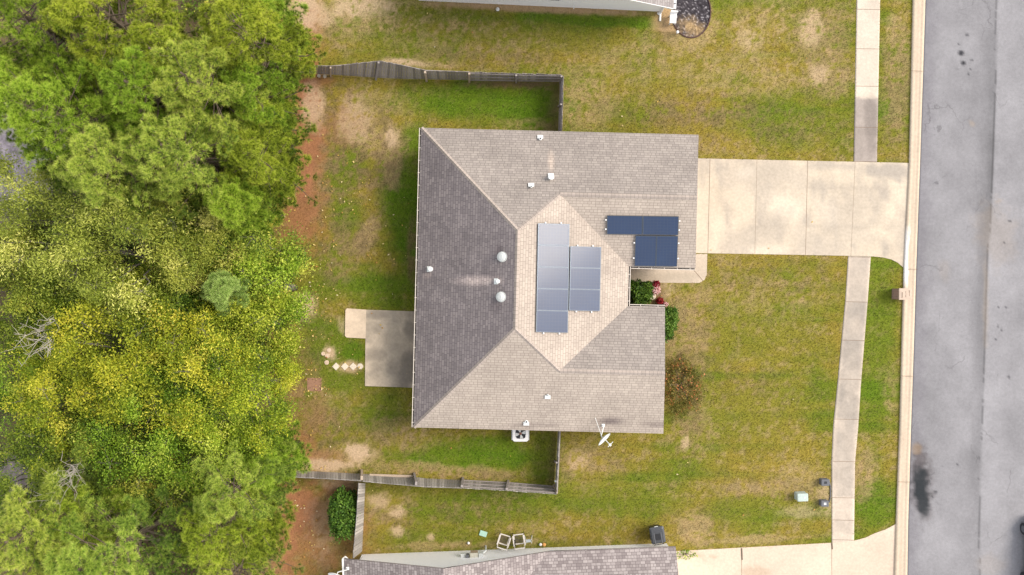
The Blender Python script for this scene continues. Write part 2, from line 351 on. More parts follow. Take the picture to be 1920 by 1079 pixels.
def slab(name,poly,z,colf,cell=.18,parent=None):
    bm=bmesh.new(); pts=[G(*p) for p in poly]
    vs=[bm.verts.new((p.x,p.y,z)) for p in pts]; f=bm.faces.new(vs); bm.normal_update()
    if f.normal.z<0: f.normal_flip()
    x0,x1=min(p.x for p in pts),max(p.x for p in pts); y0,y1=min(p.y for p in pts),max(p.y for p in pts)
    for ax,a0,a1 in ((0,x0,x1),(1,y0,y1)):
        q=a0+cell
        while q<a1:
            co_=(q,0,0) if ax==0 else (0,q,0); no=(1,0,0) if ax==0 else (0,1,0)
            bmesh.ops.bisect_plane(bm,geom=bm.verts[:]+bm.edges[:]+bm.faces[:],plane_co=co_,plane_no=no); q+=cell
    be=[e for e in bm.edges if e.is_boundary]
    r=bmesh.ops.extrude_edge_only(bm,edges=be)
    for v in r['geom']:
        if isinstance(v,bmesh.types.BMVert): v.co.z=-.02
    bmesh.ops.recalc_face_normals(bm,faces=bm.faces)
    me=bpy.data.meshes.new(name); bm.to_mesh(me); bm.free()
    n=len(me.vertices); co_=np.zeros(n*3,np.float32); me.vertices.foreach_get('co',co_); co_=co_.reshape(-1,3)
    px,py=toPx(co_[:,0],co_[:,1]); c=colf(px,py,co_[:,0],co_[:,1],co_[:,2])
    a=me.color_attributes.new('Col','FLOAT_COLOR','POINT'); c4=np.ones((n,4),np.float32); c4[:,:3]=np.clip(c,.01,.9); a.data.foreach_set('color',c4.ravel())
    me.materials.append(M['concrete']); o=bpy.data.objects.new(name,me); COL.objects.link(o); struct(o); PAVED.append(poly); return o
def joints(name,lines,z,parent,wid=.022,mat='joint'):
    mb=MB()
    for (a,b) in lines:
        p,q=G(*a),G(*b); d=(q-p).normalized(); n_=Vector((-d.y,d.x,0))*wid/2
        mb.add([(v.x,v.y,z) for v in (p-n_,q-n_,q+n_,p+n_)],[(0,1,2,3)])
    obj(name,mb,M[mat],parent)
A=np.array
def c_drive(px,py,x,y,z):
    n=fbm(x,y,1.5,1,4); n2=fbm(x,y,.5,5,3); nh=fbm(x*2.2,y*.8,1.2,2,4)
    c=A((.54,.46,.36))*(.80+.40*n[:,None])
    d=ells(px,py,[(1660,322,60,16,0,.75),(1560,312,60,10,0,.5),(1440,330,80,40,0,.35),(1600,400,60,70,0,.3),(1420,440,70,30,-30,.4),(1545,460,60,40,0,.35),(1690,430,18,60,0,.3),(1370,330,30,30,0,.3)],n2,1.5)
    d=np.maximum(d,.55*ss(.45,.74,nh)*(.5+.8*n2))[:,None]; c=c*(1-d)+A((.30,.27,.24))*d
    d=(ells(px,py,[(1560,352,130,5,1,.35),(1550,425,140,5,1,.35),(1395,470,8,5,0,.6),(1410,455,14,3,-45,.6)],n2,.8)*.5)[:,None]; c=c*(1-d)+A((.26,.23,.20))*d
    l=ells(px,py,[(1475,390,40,20,20,.5),(1400,325,20,10,0,.5),(1550,400,25,25,0,.4),(1440,470,60,8,0,.5)],n2,1.0)[:,None]; return c*(1-.5*l)+A((.66,.58,.48))*.5*l
def c_drive2(px,py,x,y,z):
    n=fbm(x,y,1.5,1,4); c=A((.57,.465,.37))*(.86+.28*n[:,None])
    d=ells(px,py,[(1415,1075,30,14,0,.6),(1338,1044,9,3,0,.6),(1310,1040,16,5,30,.4)],fbm(x,y,.3,3,2),1.0)[:,None]; return c*(1-d)+A((.40,.30,.22))*d
def c_walk_n(px,py,x,y,z):
    n=fbm(x,y,.9,1,4); g=ss(183,187,py+(n-.5)*12)[:,None]; c=A((.54,.47,.39))*(1-g)+A((.33,.285,.255))*g
    m=ells(px,py,[(1632,230,12,60,0,.5),(1612,270,10,30,0,.2)],n,1.0)[:,None]; c=c*(1-m*.5)
    return c*(.84+.32*n[:,None])
def c_walk_s(px,py,x,y,z):
    n=fbm(x,y,.9,2,4); n2=fbm(x,y,.3,4,3)
    tt=np.zeros_like(py)
    for y0,y1,v in ((470,565,.45),(565,638,.8),(638,712,.95),(712,786,.95),(786,865,.7),(865,932,.6),(932,975,.12),(975,1000,.35),(1000,1050,.05)): tt=np.where((py>=y0)&(py<y1),v,tt)
    cx=np.interp(py,[480,560,720,800,865,1017],[1611,1606,1592,1585.5,1581,1580]); ed=ss(.62,.98,np.abs(px-cx)/21.5)
    tt=np.clip((.30+.62*tt)*(.55+.8*n)-ed*.30,0,1)[:,None]
    return (A((.58,.49,.40))*(1-tt)+A((.29,.258,.225))*tt)*(.88+.24*n2[:,None])
def c_kerb(px,py,x,y,z):
    n=fbm(x*3,y*.4,1,3,4); k=np.interp(py,[0,306,503,720,983,1079],[1711,1704,1694,1688,1679,1676]); r=np.interp(py,[0,300,480,720,880,1079],[1735,1725,1719,1711,1704,1701]); t=np.clip((px-k)/(r-k),0,1)
    c=A((.53,.44,.335))*(.84+.32*n[:,None]); d=(ss(.22,.36,t)*ss(.60,.48,t)*.5+ss(.70,.76,t)*ss(.88,.80,t)*.45)[:,None]
    wb=(ss(420,440,py)*ss(545,520,py)*ss(.5,.2,t)*ss(.45,.55,n))[:,None]
    c=c*(1-d)+A((.36,.27,.22))*d; return c*(1-wb)+A((.75,.73,.70))*wb
def c_road(px,py,x,y,z):
    n=fbm(x,y,2.2,1,5); n2=fbm(x,y,.4,3,3); ns=fbm(x*1.6,y*.25,1.0,5,4)
    c=A((.238,.234,.246))*(.66+.52*n[:,None]+.16*(fbm(x,y,.5,6,3)[:,None]))
    kx=np.interp(py,[0,300,480,720,880,1079],[1735,1725,1719,1711,1704,1701])
    e=ss(34,4,px-kx+(n2-.5)*30)*.55; c=c*(1-(e*.55)[:,None])+A((.10,.09,.11))*(e*.55)[:,None]
    sx=np.interp(py,[0,140,300,480,720,900,1079],[1868,1866,1862,1852,1843,1836,1836]); d=px-sx
    band=ss(-38,-4,d+(ns-.5)*30)*ss(3,0,d)*np.interp(py,[0,120,300,700,1079],[.3,.6,.9,.55,.2]); c=c*(1-(band*.42)[:,None])
    ln=(np.abs(d+(n2-.5)*3)<1.1)*.35; c=c*(1-ln[:,None])
    c=c*(1+.10*(ss(0,6,d)*ss(70,20,d))[:,None])
    ta=ells(px,py,[(1868,440,40,60,0,.5),(1848,560,6,90,0,.6),(1770,510,14,22,0,.35),(1822,232,5,8,-40,.9),(1872,378,10,4,-20,.8),(1860,1060,30,20,0,.4)],n2,1)[:,None]*.4; c=c*(1-ta)+A((.33,.26,.19))*ta
    nf=.5*n2+.5*fbm(x,y,.22,7,2); dk=ells(px,py,[(1727,912,16,40,0,1.0),(1730,945,13,26,0,.95)],nf,1.1)
    br=ells(px,py,[(1725,868,14,30,0,.75),(1728,905,19,50,0,.7),(1735,965,14,14,0,.5),(1727,920,22,58,0,.55)],nf,1.6)
    gold=ells(px,py,[(1718,842,9,10,0,.7)],n2,1.0)[:,None]
    c=c*(1-(br*.8)[:,None])+A((.055,.04,.04))*(br*.8)[:,None]; c=c*(1-gold*.5)+A((.35,.24,.13))*gold*.5
    c=c*(1-dk[:,None])+A((.028,.032,.036))*dk[:,None]
    spots=[(1813,66,3,3.5),(1802,100,5,4.5),(1806,119,4,4),(1822,113,3,3),(1816,139,2.5,2.5),(1797,84,2,2),(1820,130,2,2),(1794,129,2,2),(1893,415,3,3),(1883,455,2.5,2.5),(1886,577,3,2.5),(1870,612,2.5,2.5),(1877,619,2.5,2.5),(1867,637,2,2),(1891,707,3,4),(1873,577,2,2),(1756,343,2.5,2.5),(1766,873,2,2),(1795,871,3,2.5),(1754,923,3,3),(1748,931,2,2)]
    s_=ells(px,py,[(a,b,p*(1.2 if p>3.5 else .95),q*(1.2 if p>3.5 else .95),0,.95 if p>3.5 else .7) for a,b,p,q in spots],n2,.3)[:,None]; c=c*(1-s_)+A((.02,.02,.025))*s_
    return c
def c_patio(px,py,x,y,z):
    n=fbm(x,y,1.1,2,5); n2=fbm(x,y,.35,4,3); c=A((.56,.465,.36))*(.85+.3*n2[:,None])
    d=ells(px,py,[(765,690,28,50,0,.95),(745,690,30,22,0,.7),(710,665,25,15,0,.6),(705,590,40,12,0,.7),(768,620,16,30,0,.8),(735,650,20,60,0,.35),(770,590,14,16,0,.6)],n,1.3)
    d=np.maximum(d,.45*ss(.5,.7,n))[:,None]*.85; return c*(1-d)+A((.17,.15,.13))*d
def c_slab2(px,py,x,y,z): return A((.62,.50,.38))*(.82+.36*fbm(x,y,.5,2,4)[:,None])
def c_path(px,py,x,y,z):
    n=fbm(x,y,.8,2,4); c=A((.50,.42,.33))*(.85+.3*n[:,None]); d=ells(px,py,[(1190,515,26,20,0,.6),(1250,520,60,8,0,.3)],n,1)[:,None]*.6; return c*(1-d)+A((.2,.18,.13))*d

drv=slab('driveway',[(1285,297),(1704,306),(1700,400),(1694.5,503),(1683,493),(1671,487),(1655,483),(1632,481),(1588,480),(1285,474.5)],.03,c_drive)
joints('joint',[((1514,302),(1510,478)),((1331,299),(1327,475))],.034,drv)
joints('joint',[((1419,301),(1415,476)),((1603,304),(1595,480))],.034,drv,.012)
wp=slab('front_walkway',[(1160,485),(1285,483),(1308,476.5),(1326,476.5),(1325,515),(1321,525),(1311,531),(1160,530)],.026,c_path,.12)
joints('joint',[((1300,506),(1318,527))],.03,wp,.03)
sn=strip('sidewalk',[(1607,-150),(1606,0),(1600.5,304)],[(1651,-150),(1650,0),(1644,304)],.024,c_walk_n,M['concrete'])
joints('joint',[((1605.8,y),(1649,y+.5)) for y in (-60,18,92)]+[((1604,162),(1646.5,162.5)),((1602,239),(1645,240)),((1600.5,303),(1644,304))],.028,sn)
SL=[(1590,480.5),(1585,560),(1570,720),(1562,800),(1559,865),(1559.5,1018)]; SR=[(1632.5,481.5),(1627,560),(1614,720),(1609,800),(1603,865),(1601,1014)]
s2=strip('sidewalk',SL,SR,.024,c_walk_s,M['concrete'])
def atL(y): return (np.interp(y,[p[1] for p in SL],[p[0] for p in SL])+.5,y),(np.interp(y,[p[1] for p in SR],[p[0] for p in SR])-.5,y+1)
joints('joint',[atL(y) for y in (482,566,638,711,786,865,933,975,1012)],.028,s2)
d2=slab('driveway',[(1225,1035),(1268,1033.5),(1558,1018),(1601,1014),(1622,1008.5),(1640,1000),(1660,993),(1679,983),(1676,1079),(1672,1260),(1225,1260)],.03,c_drive2)
joints('joint',[((1390,1028),(1392,1200)),((1559,1018),(1560,1200)),((1679,1010),(1677,1200))],.034,d2)
joints('joint',[((1390,1028),(1391,1050)),((1559,1018),(1560,1030))],.038,d2,.09,'bark')
kerb=strip('kerb',[(1714,-150),(1711,0),(1704,306),(1694,503),(1690,640),(1686,800),(1679,983),(1676,1079),(1672,1260)],[(1740,-150),(1735,0),(1725,300),(1717.5,503),(1713.5,640),(1708,800),(1702.5,983),(1701,1079),(1697,1260)],0,c_kerb,M['concrete'],step=.2,
  prof=[(0,.10),(.18,.105),(.28,.10),(.36,.07),(.5,.035),(.62,.028),(.75,.024),(.8,.03),(.86,.026),(1,.02)])
joints('joint',[((1706.8,134),(1731,135)),((1696.5,505),(1719,505.5)),((1688,705),(1712,705.5)),((1681.5,903),(1704,903.5))],.112,kerb,.02)
strip('road',[(1740,-150),(1735,0),(1725,300),(1717.5,503),(1713.5,640),(1708,800),(1702.5,983),(1701,1079),(1697,1260)],[(2030,-150),(2025,0),(2015,300),(2007,503),(2003,640),(1998,800),(1993,983),(1990,1079),(1986,1260)],.012,c_road,M['asphalt'],step=.1,cols=85)
slab('patio',[(686,581),(800,585),(800,728),(684.5,724)],.05,c_patio,.1)
slab('patio_step_slab',[(651,578.5),(687,581),(685.8,635),(650,633),(647,630),(648,582)],.06,c_slab2,.12)
def c_mulch(px,py,x,y,z):
    n=fbm(x,y,.5,3,4); f=vn(x,y,.07,7); f2=vn(x,y,.05,2); inner=ss(1.25,.35,np.sqrt(((px-1293)/30)**2+((py-52)/26)**2)+(n-.5)*1.6)[:,None]
    c=A((.045,.040,.046))*(.5+f[:,None]); w=(ss(.70,.86,f*.55+f2*.45+.15*n)*.8)[:,None]; c=c*(1-w)+A((.36,.34,.36))*w
    ic=A((.30,.21,.11))*(.35+f2[:,None]+.4*f[:,None]); return c*(1-inner)+ic*inner
mp_=slab('mulch_bed',[(1296+36*math.cos(R(a)),22+48*math.sin(R(a))) for a in range(0,360,10)],.012,c_mulch,.055); mp_.data.materials[0]=M['ground']
# square of bare reddish paving in the back lawn
brickpad=obj('paver_pad',MB().prism([G(*p).to_2d() for p in ((576,709),(603,709.5),(602.5,734),(576,733.5))],-.02,.012),plain('red_pad',(.30,.17,.11),.95,var=.35,scale=14)); tag(brickpad,'square reddish brown gritty pad set flush in the back lawn','paving pad')

# ------------------------------------------------------------------ main house
ZE=2.8; KZ=S*(H-ZE)/H; TA=R(1.43); SLP=.5
def HP(u,v,z=None):
    px=790+u*math.cos(TA)-v*math.sin(TA); py=240+u*math.sin(TA)+v*math.cos(TA); p=G(px,py,ZE); return Vector((p.x,p.y,ZE if z is None else z))
def HUV(x,y):
    px,py=toPx(x,y,ZE); dx,dy=px-790,py-240; return dx*math.cos(TA)+dy*math.sin(TA),-dx*math.sin(TA)+dy*math.cos(TA)
MW=194/185; ME=194/210; VS=562
def roof_h(u,v):
    m=min(MW*u,v,VS-v,ME*(395-u))
    if u>258: m=max(m,min(v,250-v))
    if u>265: m=max(m,min(v-325,VS-v))
    return m
def roofz(x,y): return ZE+SLP*KZ*roof_h(*HUV(x,y))
def onroof(px,py,dz=0.0):
    z=4.0
    for _ in range(25):
        p=G(px,py,z+dz); z=.5*z+.5*roofz(p.x,p.y)
    return Vector((p.x,p.y,z+dz))
def RP(u,v,h,dz=0): return HP(u,v,ZE+SLP*KZ*h+dz)
u1=395-125/ME; u2=395-118.5/ME
RPT=dict(A=(0,0,0),B=(520,0,0),C=(520.5,250,0),D=(395,250,0),E=(395,325,0),F=(465,325,0),G=(468,562,0),H=(0,562,0),P1=(185,194,194),P2=(185,368,194),R1=(u1,125,125),R1e=(507,125,125),R2=(u2,443.5,118.5),R2e=(457.5,443.5,118.5))
FACES=[('A','B','R1e','R1','P1'),('A','P1','P2','H'),('H','P2','R2','R2e','G'),('P1','R1','D','E','R2','P2'),('R1','R1e','C','D'),('E','F','R2e','R2')]
house=thing('house','single storey house with grey brown hip roof carrying two groups of solar panels','house',HP(200,280,0))
def roof_mesh(faces,pts,thick=.16):
    """top faces with uv in metres along the slope, underside and edges"""
    V=[];Fc=[];UV=[]; edges={}
    for f in faces:
        P=[Vector(pts[k]) for k in f]; n=(P[1]-P[0]).cross(P[2]-P[0]); 
        if n.length<1e-6: n=(P[2]-P[0]).cross(P[3]-P[0])
        if n.z<0: P=P[::-1]; n=-n; f=f[::-1]
        n.normalize(); u=Vector((0,0,1)).cross(n).normalized(); v=n.cross(u)
        b=len(V); V+=P; UV+=[(p.dot(u),p.dot(v)) for p in P]; Fc.append(tuple(range(b,b+len(P))))
        b=len(V); V+=[p-Vector((0,0,thick)) for p in P]; UV+=[(p.dot(u),p.dot(v)) for p in P]; Fc.append(tuple(range(b+len(P)-1,b-1,-1)))
        for i in range(len(f)): edges.setdefault(frozenset((f[i],f[(i+1)%len(f)])),[]).append((f[i],f[(i+1)%len(f)]))
    for e,l in edges.items():
        if len(l)==1:
            a,c=Vector(pts[l[0][0]]),Vector(pts[l[0][1]]); d=Vector((0,0,thick)); b=len(V); V+=[a,c,c-d,a-d]; UV+=[(0,0),(0.1,0),(.1,.05),(0,.05)]; Fc.append((b+3,b+2,b+1,b))
    mb=MB(); mb.v=[tuple(p) for p in V]; mb.f=Fc; return mb,UV
pts={k:RP(*q) for k,q in RPT.items()}
def cxy(px,py): p=onroof(px,py); return p.x,p.y
a1=cxy(895,527); a2=cxy(1033,303); a3=cxy(1145,790); a4=cxy(800,516)
mb,uv=roof_mesh(FACES,pts)
LT=(1.55,1.45,1.35); DKT=(.55,.52,.55)
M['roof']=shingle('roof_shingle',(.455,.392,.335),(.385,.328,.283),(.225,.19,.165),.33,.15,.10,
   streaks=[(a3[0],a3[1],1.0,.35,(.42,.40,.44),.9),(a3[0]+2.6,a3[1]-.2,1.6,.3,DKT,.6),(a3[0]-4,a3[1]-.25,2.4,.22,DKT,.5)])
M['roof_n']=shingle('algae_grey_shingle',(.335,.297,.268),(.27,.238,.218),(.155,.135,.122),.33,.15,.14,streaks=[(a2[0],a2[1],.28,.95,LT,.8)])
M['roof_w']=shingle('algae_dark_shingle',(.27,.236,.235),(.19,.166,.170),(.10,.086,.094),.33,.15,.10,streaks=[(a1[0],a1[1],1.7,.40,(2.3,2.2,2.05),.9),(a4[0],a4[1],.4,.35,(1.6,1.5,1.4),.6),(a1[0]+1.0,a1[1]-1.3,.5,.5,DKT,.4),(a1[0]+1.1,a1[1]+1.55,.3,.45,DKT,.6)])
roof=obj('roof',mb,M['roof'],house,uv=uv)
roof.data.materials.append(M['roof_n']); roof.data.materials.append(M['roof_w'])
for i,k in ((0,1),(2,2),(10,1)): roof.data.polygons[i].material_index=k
# ridge and hip caps
def cap(a,b,wd=.11):
    a,b=Vector(a),Vector(b); d=(b-a).normalized(); s_=d.cross(Vector((0,0,1))).normalized()*wd; up=Vector((0,0,.035))
    dn=Vector((0,0,-.055))
    m_=MB(); m_.add([a+s_+dn,a+up,a-s_+dn,b+s_+dn,b+up,b-s_+dn],[(0,1,4,3),(1,2,5,4)])
    L_=(b-a).length; uvs=[(0,0),(0,.13),(0,.26),(L_,0),(L_,.13),(L_,.26)]; return m_,[(q[1],q[0]) for q in uvs]
M['cap']=shingle('ridge_shingle',(.41,.35,.31),(.35,.30,.265),(.22,.19,.175),2.0,.2,.08)
up=Vector((0,0,.012))
for a,b in (('A','P1'),('H','P2'),('P1','P2'),('P1','R1'),('P2','R2'),('R1','R1e'),('R2','R2e')):
    m_,uv=cap(pts[a]+up,pts[b]+up); obj('ridge_cap',m_,M['cap'],house,uv=uv)
# walls
ov=14
wallpoly=[(ov,ov),(494,ov),(494,250-ov),(395-ov-20,250-ov),(395-ov-20,325+ov),(442,325+ov),(442,562-ov),(ov,562-ov)]
wm=MB(); wp_=[HP(*q) for q in wallpoly]; n=len(wp_)
wm.add([(p.x,p.y,-.1) for p in wp_]+[(p.x,p.y,ZE-.14) for p in wp_],[(i,(i+1)%n,n+(i+1)%n,n+i) for i in range(n)])
for u_,v0,v1 in ((494,ov,250-ov),(442,325+ov,562-ov)):
    vm=(v0+v1)/2; hm=(v1-v0)/2
    wm.add([HP(u_,v0,ZE-.14),HP(u_,v1,ZE-.14),HP(u_,vm,ZE-.16+SLP*KZ*hm)],[(0,1,2)])
obj('wall',wm,M['brickwall'],house)
p0=HP(494.8,125); obj('garage_door',MB().box((p0.x,p0.y,1.1),(.05,4.8,2.2),rot=-TA),M['white'],house)
# gutters with hangers
def gutter(a,b,out):
    """u-channel along eave a-b, out = outward unit vector"""
    a,b,out=Vector(a),Vector(b),Vector(out); d=(b-a).normalized(); w_=.115; z0=Vector((0,0,-.15)); z1=Vector((0,0,-.025)); m_=MB(); t=.03
    def beam(o0,o1,za,zb):
        p=[a+out*o0+za,a+out*o1+za,b+out*o1+za,b+out*o0+za]; q=[a+out*o0+zb,a+out*o1+zb,b+out*o1+zb,b+out*o0+zb]; m_.hexa(p,q)
    beam(w_-t,w_,z0,z1); beam(.004,.02,z0,Vector((0,0,-.05))); beam(.022,w_-t-.002,z0,z0+Vector((0,0,.012)))
    g=obj('gutter',m_,M['gutterpaint'],house)
    dm=MB(); p=[a+out*.022+z0,a+out*(w_-t-.002)+z0,b+out*(w_-t-.002)+z0,b+out*.022+z0]; dm.hexa([q+Vector((0,0,.014)) for q in p],[q+Vector((0,0,.03)) for q in p]); obj('leaf_debris',dm,M['gutterdirt'],g)
    L_=(b-a).length; k=int(L_/.66); ang=math.atan2(out.y,out.x)
    first=None
    for i in range(1,k+1):
        c=a+d*(L_*(i-.4)/k)+out*(w_/2)+Vector((0,0,-.022))
        if first is None:
            hb=MB(); hb.box((0,0,0),(w_+.03,.025,.012),rot=ang); first=obj('hanger',hb,M['gutterpaint'],g,local=True); o=first
        else: o=first.copy(); COL.objects.link(o); o.parent=g
        o.location=c-house.location
    return g
ou=(HP(-1,0)-HP(0,0)).normalized(); os_=(HP(0,1)-HP(0,0)).normalized()
gutter(HP(0,0),HP(0,562),ou)
gutter(HP(395+5,250),HP(520,250),os_); gutter(HP(395,250),HP(395,325),-ou); gutter(HP(395+5,325),HP(465,325),-os_)
# roof vents
def flash(c,s,ang): return MB().box(c,s,rot=ang)
def slope_rot(n):
    return Vector((0,0,1)).rotation_difference(n).to_matrix()
NW=Vector((ou.x*SLP*MW,ou.y*SLP*MW,1)).normalized(); NN=Vector((-os_.x*SLP,-os_.y*SLP,1)).normalized(); NS=Vector((os_.x*SLP,os_.y*SLP,1)).normalized()
for px,py in ((942,482),(940,557)):
    p=onroof(px,py); M3=slope_rot(NW)
    v=obj('turtle_vent',MB().lathe(p,[(.27,.0),(.27,.015),(.17,.02),(.17,.10),(.245,.10),(.25,.125),(.21,.165),(.13,.185),(.12,.20),(.05,.205)],24,M3),M['ventgrey'],house,smooth=False)
for px,py,nrm,dn,r_,h_ in ((808,505,NW,ou,.10,.34),(934,528,NW,ou,.085,.30),(1033,333,NN,-os_,.13,.36),(1013,261,NN,-os_,.07,.22),(996,351,NN,-os_,.05,.26),(1027,741,NS,os_,.05,.18),(987,791,NS,os_,.075,.16)):
    p=onroof(px,py); M3=slope_rot(nrm)
    m_=MB().box(p+dn*.10+nrm*.02,(.30 if abs(dn.x)<.5 else .22,.22 if abs(dn.x)<.5 else .30,.015),rot=M3)
    vp=obj('vent_pipe',m_.lathe(p+Vector((0,0,-.05)),[(r_*1.35,0),(r_*1.2,.10),(r_,.13),(r_,h_),(r_*1.15,h_),(r_*1.15,h_+.04),(r_*.7,h_+.05)] if r_>.08 else [(r_*1.5,0),(r_*1.2,.1),(r_,.12),(r_,h_),(r_*.6,h_),(r_*.55,h_-.06)],16),M['metalwhite'],house)
    if r_<.08: obj('pipe_mouth',MB().lathe(p+Vector((0,0,h_-.05)),[(r_*.62,0),(r_*.62,.004)],12),M['dark'],vp)

# ------------------------------------------------------------------ solar panels
m,nt_,b=newmat('solar_glass'); uvn=N(nt_,'ShaderNodeTexCoord').outputs['UV']; sx=N(nt_,'ShaderNodeSeparateXYZ'); nt_.links.new(uvn,sx.inputs[0])
def gridline(o,k,wd):
    a=N(nt_,'ShaderNodeMath',operation='MULTIPLY'); nt_.links.new(o,a.inputs[0]); a.inputs[1].default_value=k
    f=N(nt_,'ShaderNodeMath',operation='FRACT'); nt_.links.new(a.outputs[0],f.inputs[0])
    s_=N(nt_,'ShaderNodeMath',operation='SUBTRACT'); nt_.links.new(f.outputs[0],s_.inputs[0]); s_.inputs[1].default_value=.5
    ab=N(nt_,'ShaderNodeMath',operation='ABSOLUTE'); nt_.links.new(s_.outputs[0],ab.inputs[0])
    g=N(nt_,'ShaderNodeMath',operation='GREATER_THAN'); nt_.links.new(ab.outputs[0],g.inputs[0]); g.inputs[1].default_value=.5-wd; return g.outputs[0]
g1=gridline(sx.outputs[0],10,.03); g2=gridline(sx.outputs[1],6,.03); mxg=N(nt_,'ShaderNodeMath',operation='MAXIMUM'); nt_.links.new(g1,mxg.inputs[0]); nt_.links.new(g2,mxg.inputs[1])
dn_=noise(nt_,pos(nt_),.9,4,.6)
base=mixc(nt_,dn_,(.005,.020,.065),(.012,.038,.105)); cg_=mixc(nt_,mxg.outputs[0],base,(.035,.052,.095))
nt_.links.new(cg_,b.inputs['Base Color']); b.inputs['Roughness'].default_value=.42; b.inputs['Specular IOR Level'].default_value=.5
b.inputs['Coat Weight'].default_value=.45; b.inputs['Coat Roughness'].default_value=.12
M['cell']=m; M['pframe']=plain('panel_frame',(.10,.12,.15),.35,.7,var=.1)
def panel(c4,label,group,turn,ends):
    P=[onroof(*q,dz=.12) for q in c4]; n=(P[1]-P[0]).cross(P[3]-P[0]).normalized()
    if n.z<0: n=-n
    ctr=sum(P,Vector())/4; t=thing('solar_panel',label,'solar panel',ctr,group)
    P=[ctr+(p-ctr)*.992 for p in P]; I=[ctr+(p-ctr)*.992*1.0-((p-ctr).normalized())*.035 for p in P]
    fr=MB()
    for i in range(4):
        j=(i+1)%4; fr.hexa([P[i]-n*.04,P[j]-n*.04,I[j]-n*.04,I[i]-n*.04],[P[i],P[j],I[j],I[i]])
    obj('frame',fr,M['pframe'],t)
    gm=MB(); q=[p-n*.006 for p in I]; 
    if (q[1]-q[0]).cross(q[2]-q[0]).z<0: q=q[::-1]; uvq=[(0,1),(1,1),(1,0),(0,0)]
    else: uvq=[(0,0),(1,0),(1,1),(0,1)]
    if turn: uvq=[(b_,a_) for a_,b_ in uvq]
    gm.add(q,[(0,1,2,3)]); obj('cell_sheet',gm,M['cell'],t,uv=uvq)
    for e in ends:
        a,b_={'t':(0,1),'b':(3,2),'l':(0,3),'r':(1,2)}[e]
        for f in (.24,.74):
            c=P[a].lerp(P[b_],f); o_=(c-ctr); o_-=n*o_.dot(n); ax=(P[b_]-P[a]).normalized(); o_=(o_-ax*o_.dot(ax)).normalized()
            obj('rail_end',MB().box(c+o_*.05-n*.03,(.07,.07,.05)),M['white'],t)
def arr(TL,TR,BR,BL,rows,cols,labels,group,turn,endf):
    TL,TR,BR,BL=[np.array(q,float) for q in (TL,TR,BR,BL)]; k=0
    def at(s_,t_): return tuple((TL*(1-s_)+TR*s_)*(1-t_)+(BL*(1-s_)+BR*s_)*t_)
    for r in range(rows):
        for c in range(cols):
            panel([at(c/cols,r/rows),at((c+1)/cols,r/rows),at((c+1)/cols,(r+1)/rows),at(c/cols,(r+1)/rows)],labels[k],group,turn,endf(r,c)); k+=1
SG='solar panels on the east roof slope'; SG2='solar panels on the garage wing roof'
o_=['uppermost','second','middle','fourth','lowest']
arr((1009,419),(1068,420.5),(1065,624.5),(1005,623),5,1,[f'{q} blue panel of the tall five panel column near the roof ridge' for q in o_],SG,False,lambda r,c:('t' if r==0 else '')+('b' if r==4 else ''))
arr((1069.5,462),(1127.5,463.5),(1125,584),(1067,582.5),3,1,[f'{q} blue panel of the short three panel column right of the tall one' for q in ('top','centre','bottom')],SG,False,lambda r,c:('t' if r==0 else '')+('b' if r==2 else ''))
arr((1138,404.5),(1273,406.5),(1272,441.5),(1137.5,439.5),1,2,['dark blue wide panel at the outer left tip of the stepped garage group','dark blue wide panel above the two upright ones on the garage wing'],SG2,False,lambda r,c:'l' if c==0 else 'r')
arr((1191.5,442),(1271.5,443),(1269.5,500.5),(1189.5,499.5),1,2,['left dark upright panel just above the porch gutter','right dark upright panel just above the porch gutter'],SG2,True,lambda r,c:'l' if c==0 else 'r')

# ------------------------------------------------------------------ neighbouring houses
M['roof2']=shingle('pinkish_shingle',(.37,.33,.32),(.21,.18,.178),(.13,.11,.11),.26,.155,.10)
M['roof3']=shingle('grey_shingle',(.33,.305,.30),(.26,.235,.23),(.15,.13,.13),.33,.15,.08)
# south house: north gable, ridge running south, with a lower wing to the east
sh=thing('house','white neighbour house with mottled pinkish grey shingle roof south of the fence','house',G(900,1150))
sz=2.7; k2=.40
pl=G(645,1048.5,sz); pr=G(1030,1034.5,sz); dS=(pr-pl).normalized(); dD=Vector((dS.y,-dS.x,0))
ha=(pr-pl).length/2; pm=(pl+pr)/2; za=sz+k2*ha; LEN=14
wr=G(1267,1029,sz); 
q={'l0':pl,'m0':Vector((pm.x,pm.y,za)),'r0':pr,'l1':pl+dD*LEN,'m1':Vector((pm.x,pm.y,za))+dD*LEN,'r1':pr+dD*LEN}
wl=(wr-pr).length; dep=5.4; zr=sz+k2*dep
# wing ridge meets the main east slope
vx=pr+dD*dep-dS*dep; vx.z=zr
q.update({'w0':pr+dS*wl,'wr':pr+dS*wl+dD*dep+Vector((0,0,k2*dep)),'wb':pr+dS*wl+dD*2*dep,'vx':vx,'vb':pr+dD*2*dep})
mb,uv=roof_mesh([('l0','m0','m1','l1'),('m0','r0','vx','vb','r1','m1'),('r0','w0','wr','vx'),('wr','wb','vb','vx')],q,.15)
obj('roof',mb,M['roof2'],sh,uv=uv)
bl=G(676,1039.5); br=G(1030,1027); bw=G(1250,1017.5)
wm=MB()
iw=ha-.55; c0=(bl+br)/2
gl=Vector((pm.x,pm.y,0))-dS*iw; gr=Vector((pm.x,pm.y,0))+dS*iw
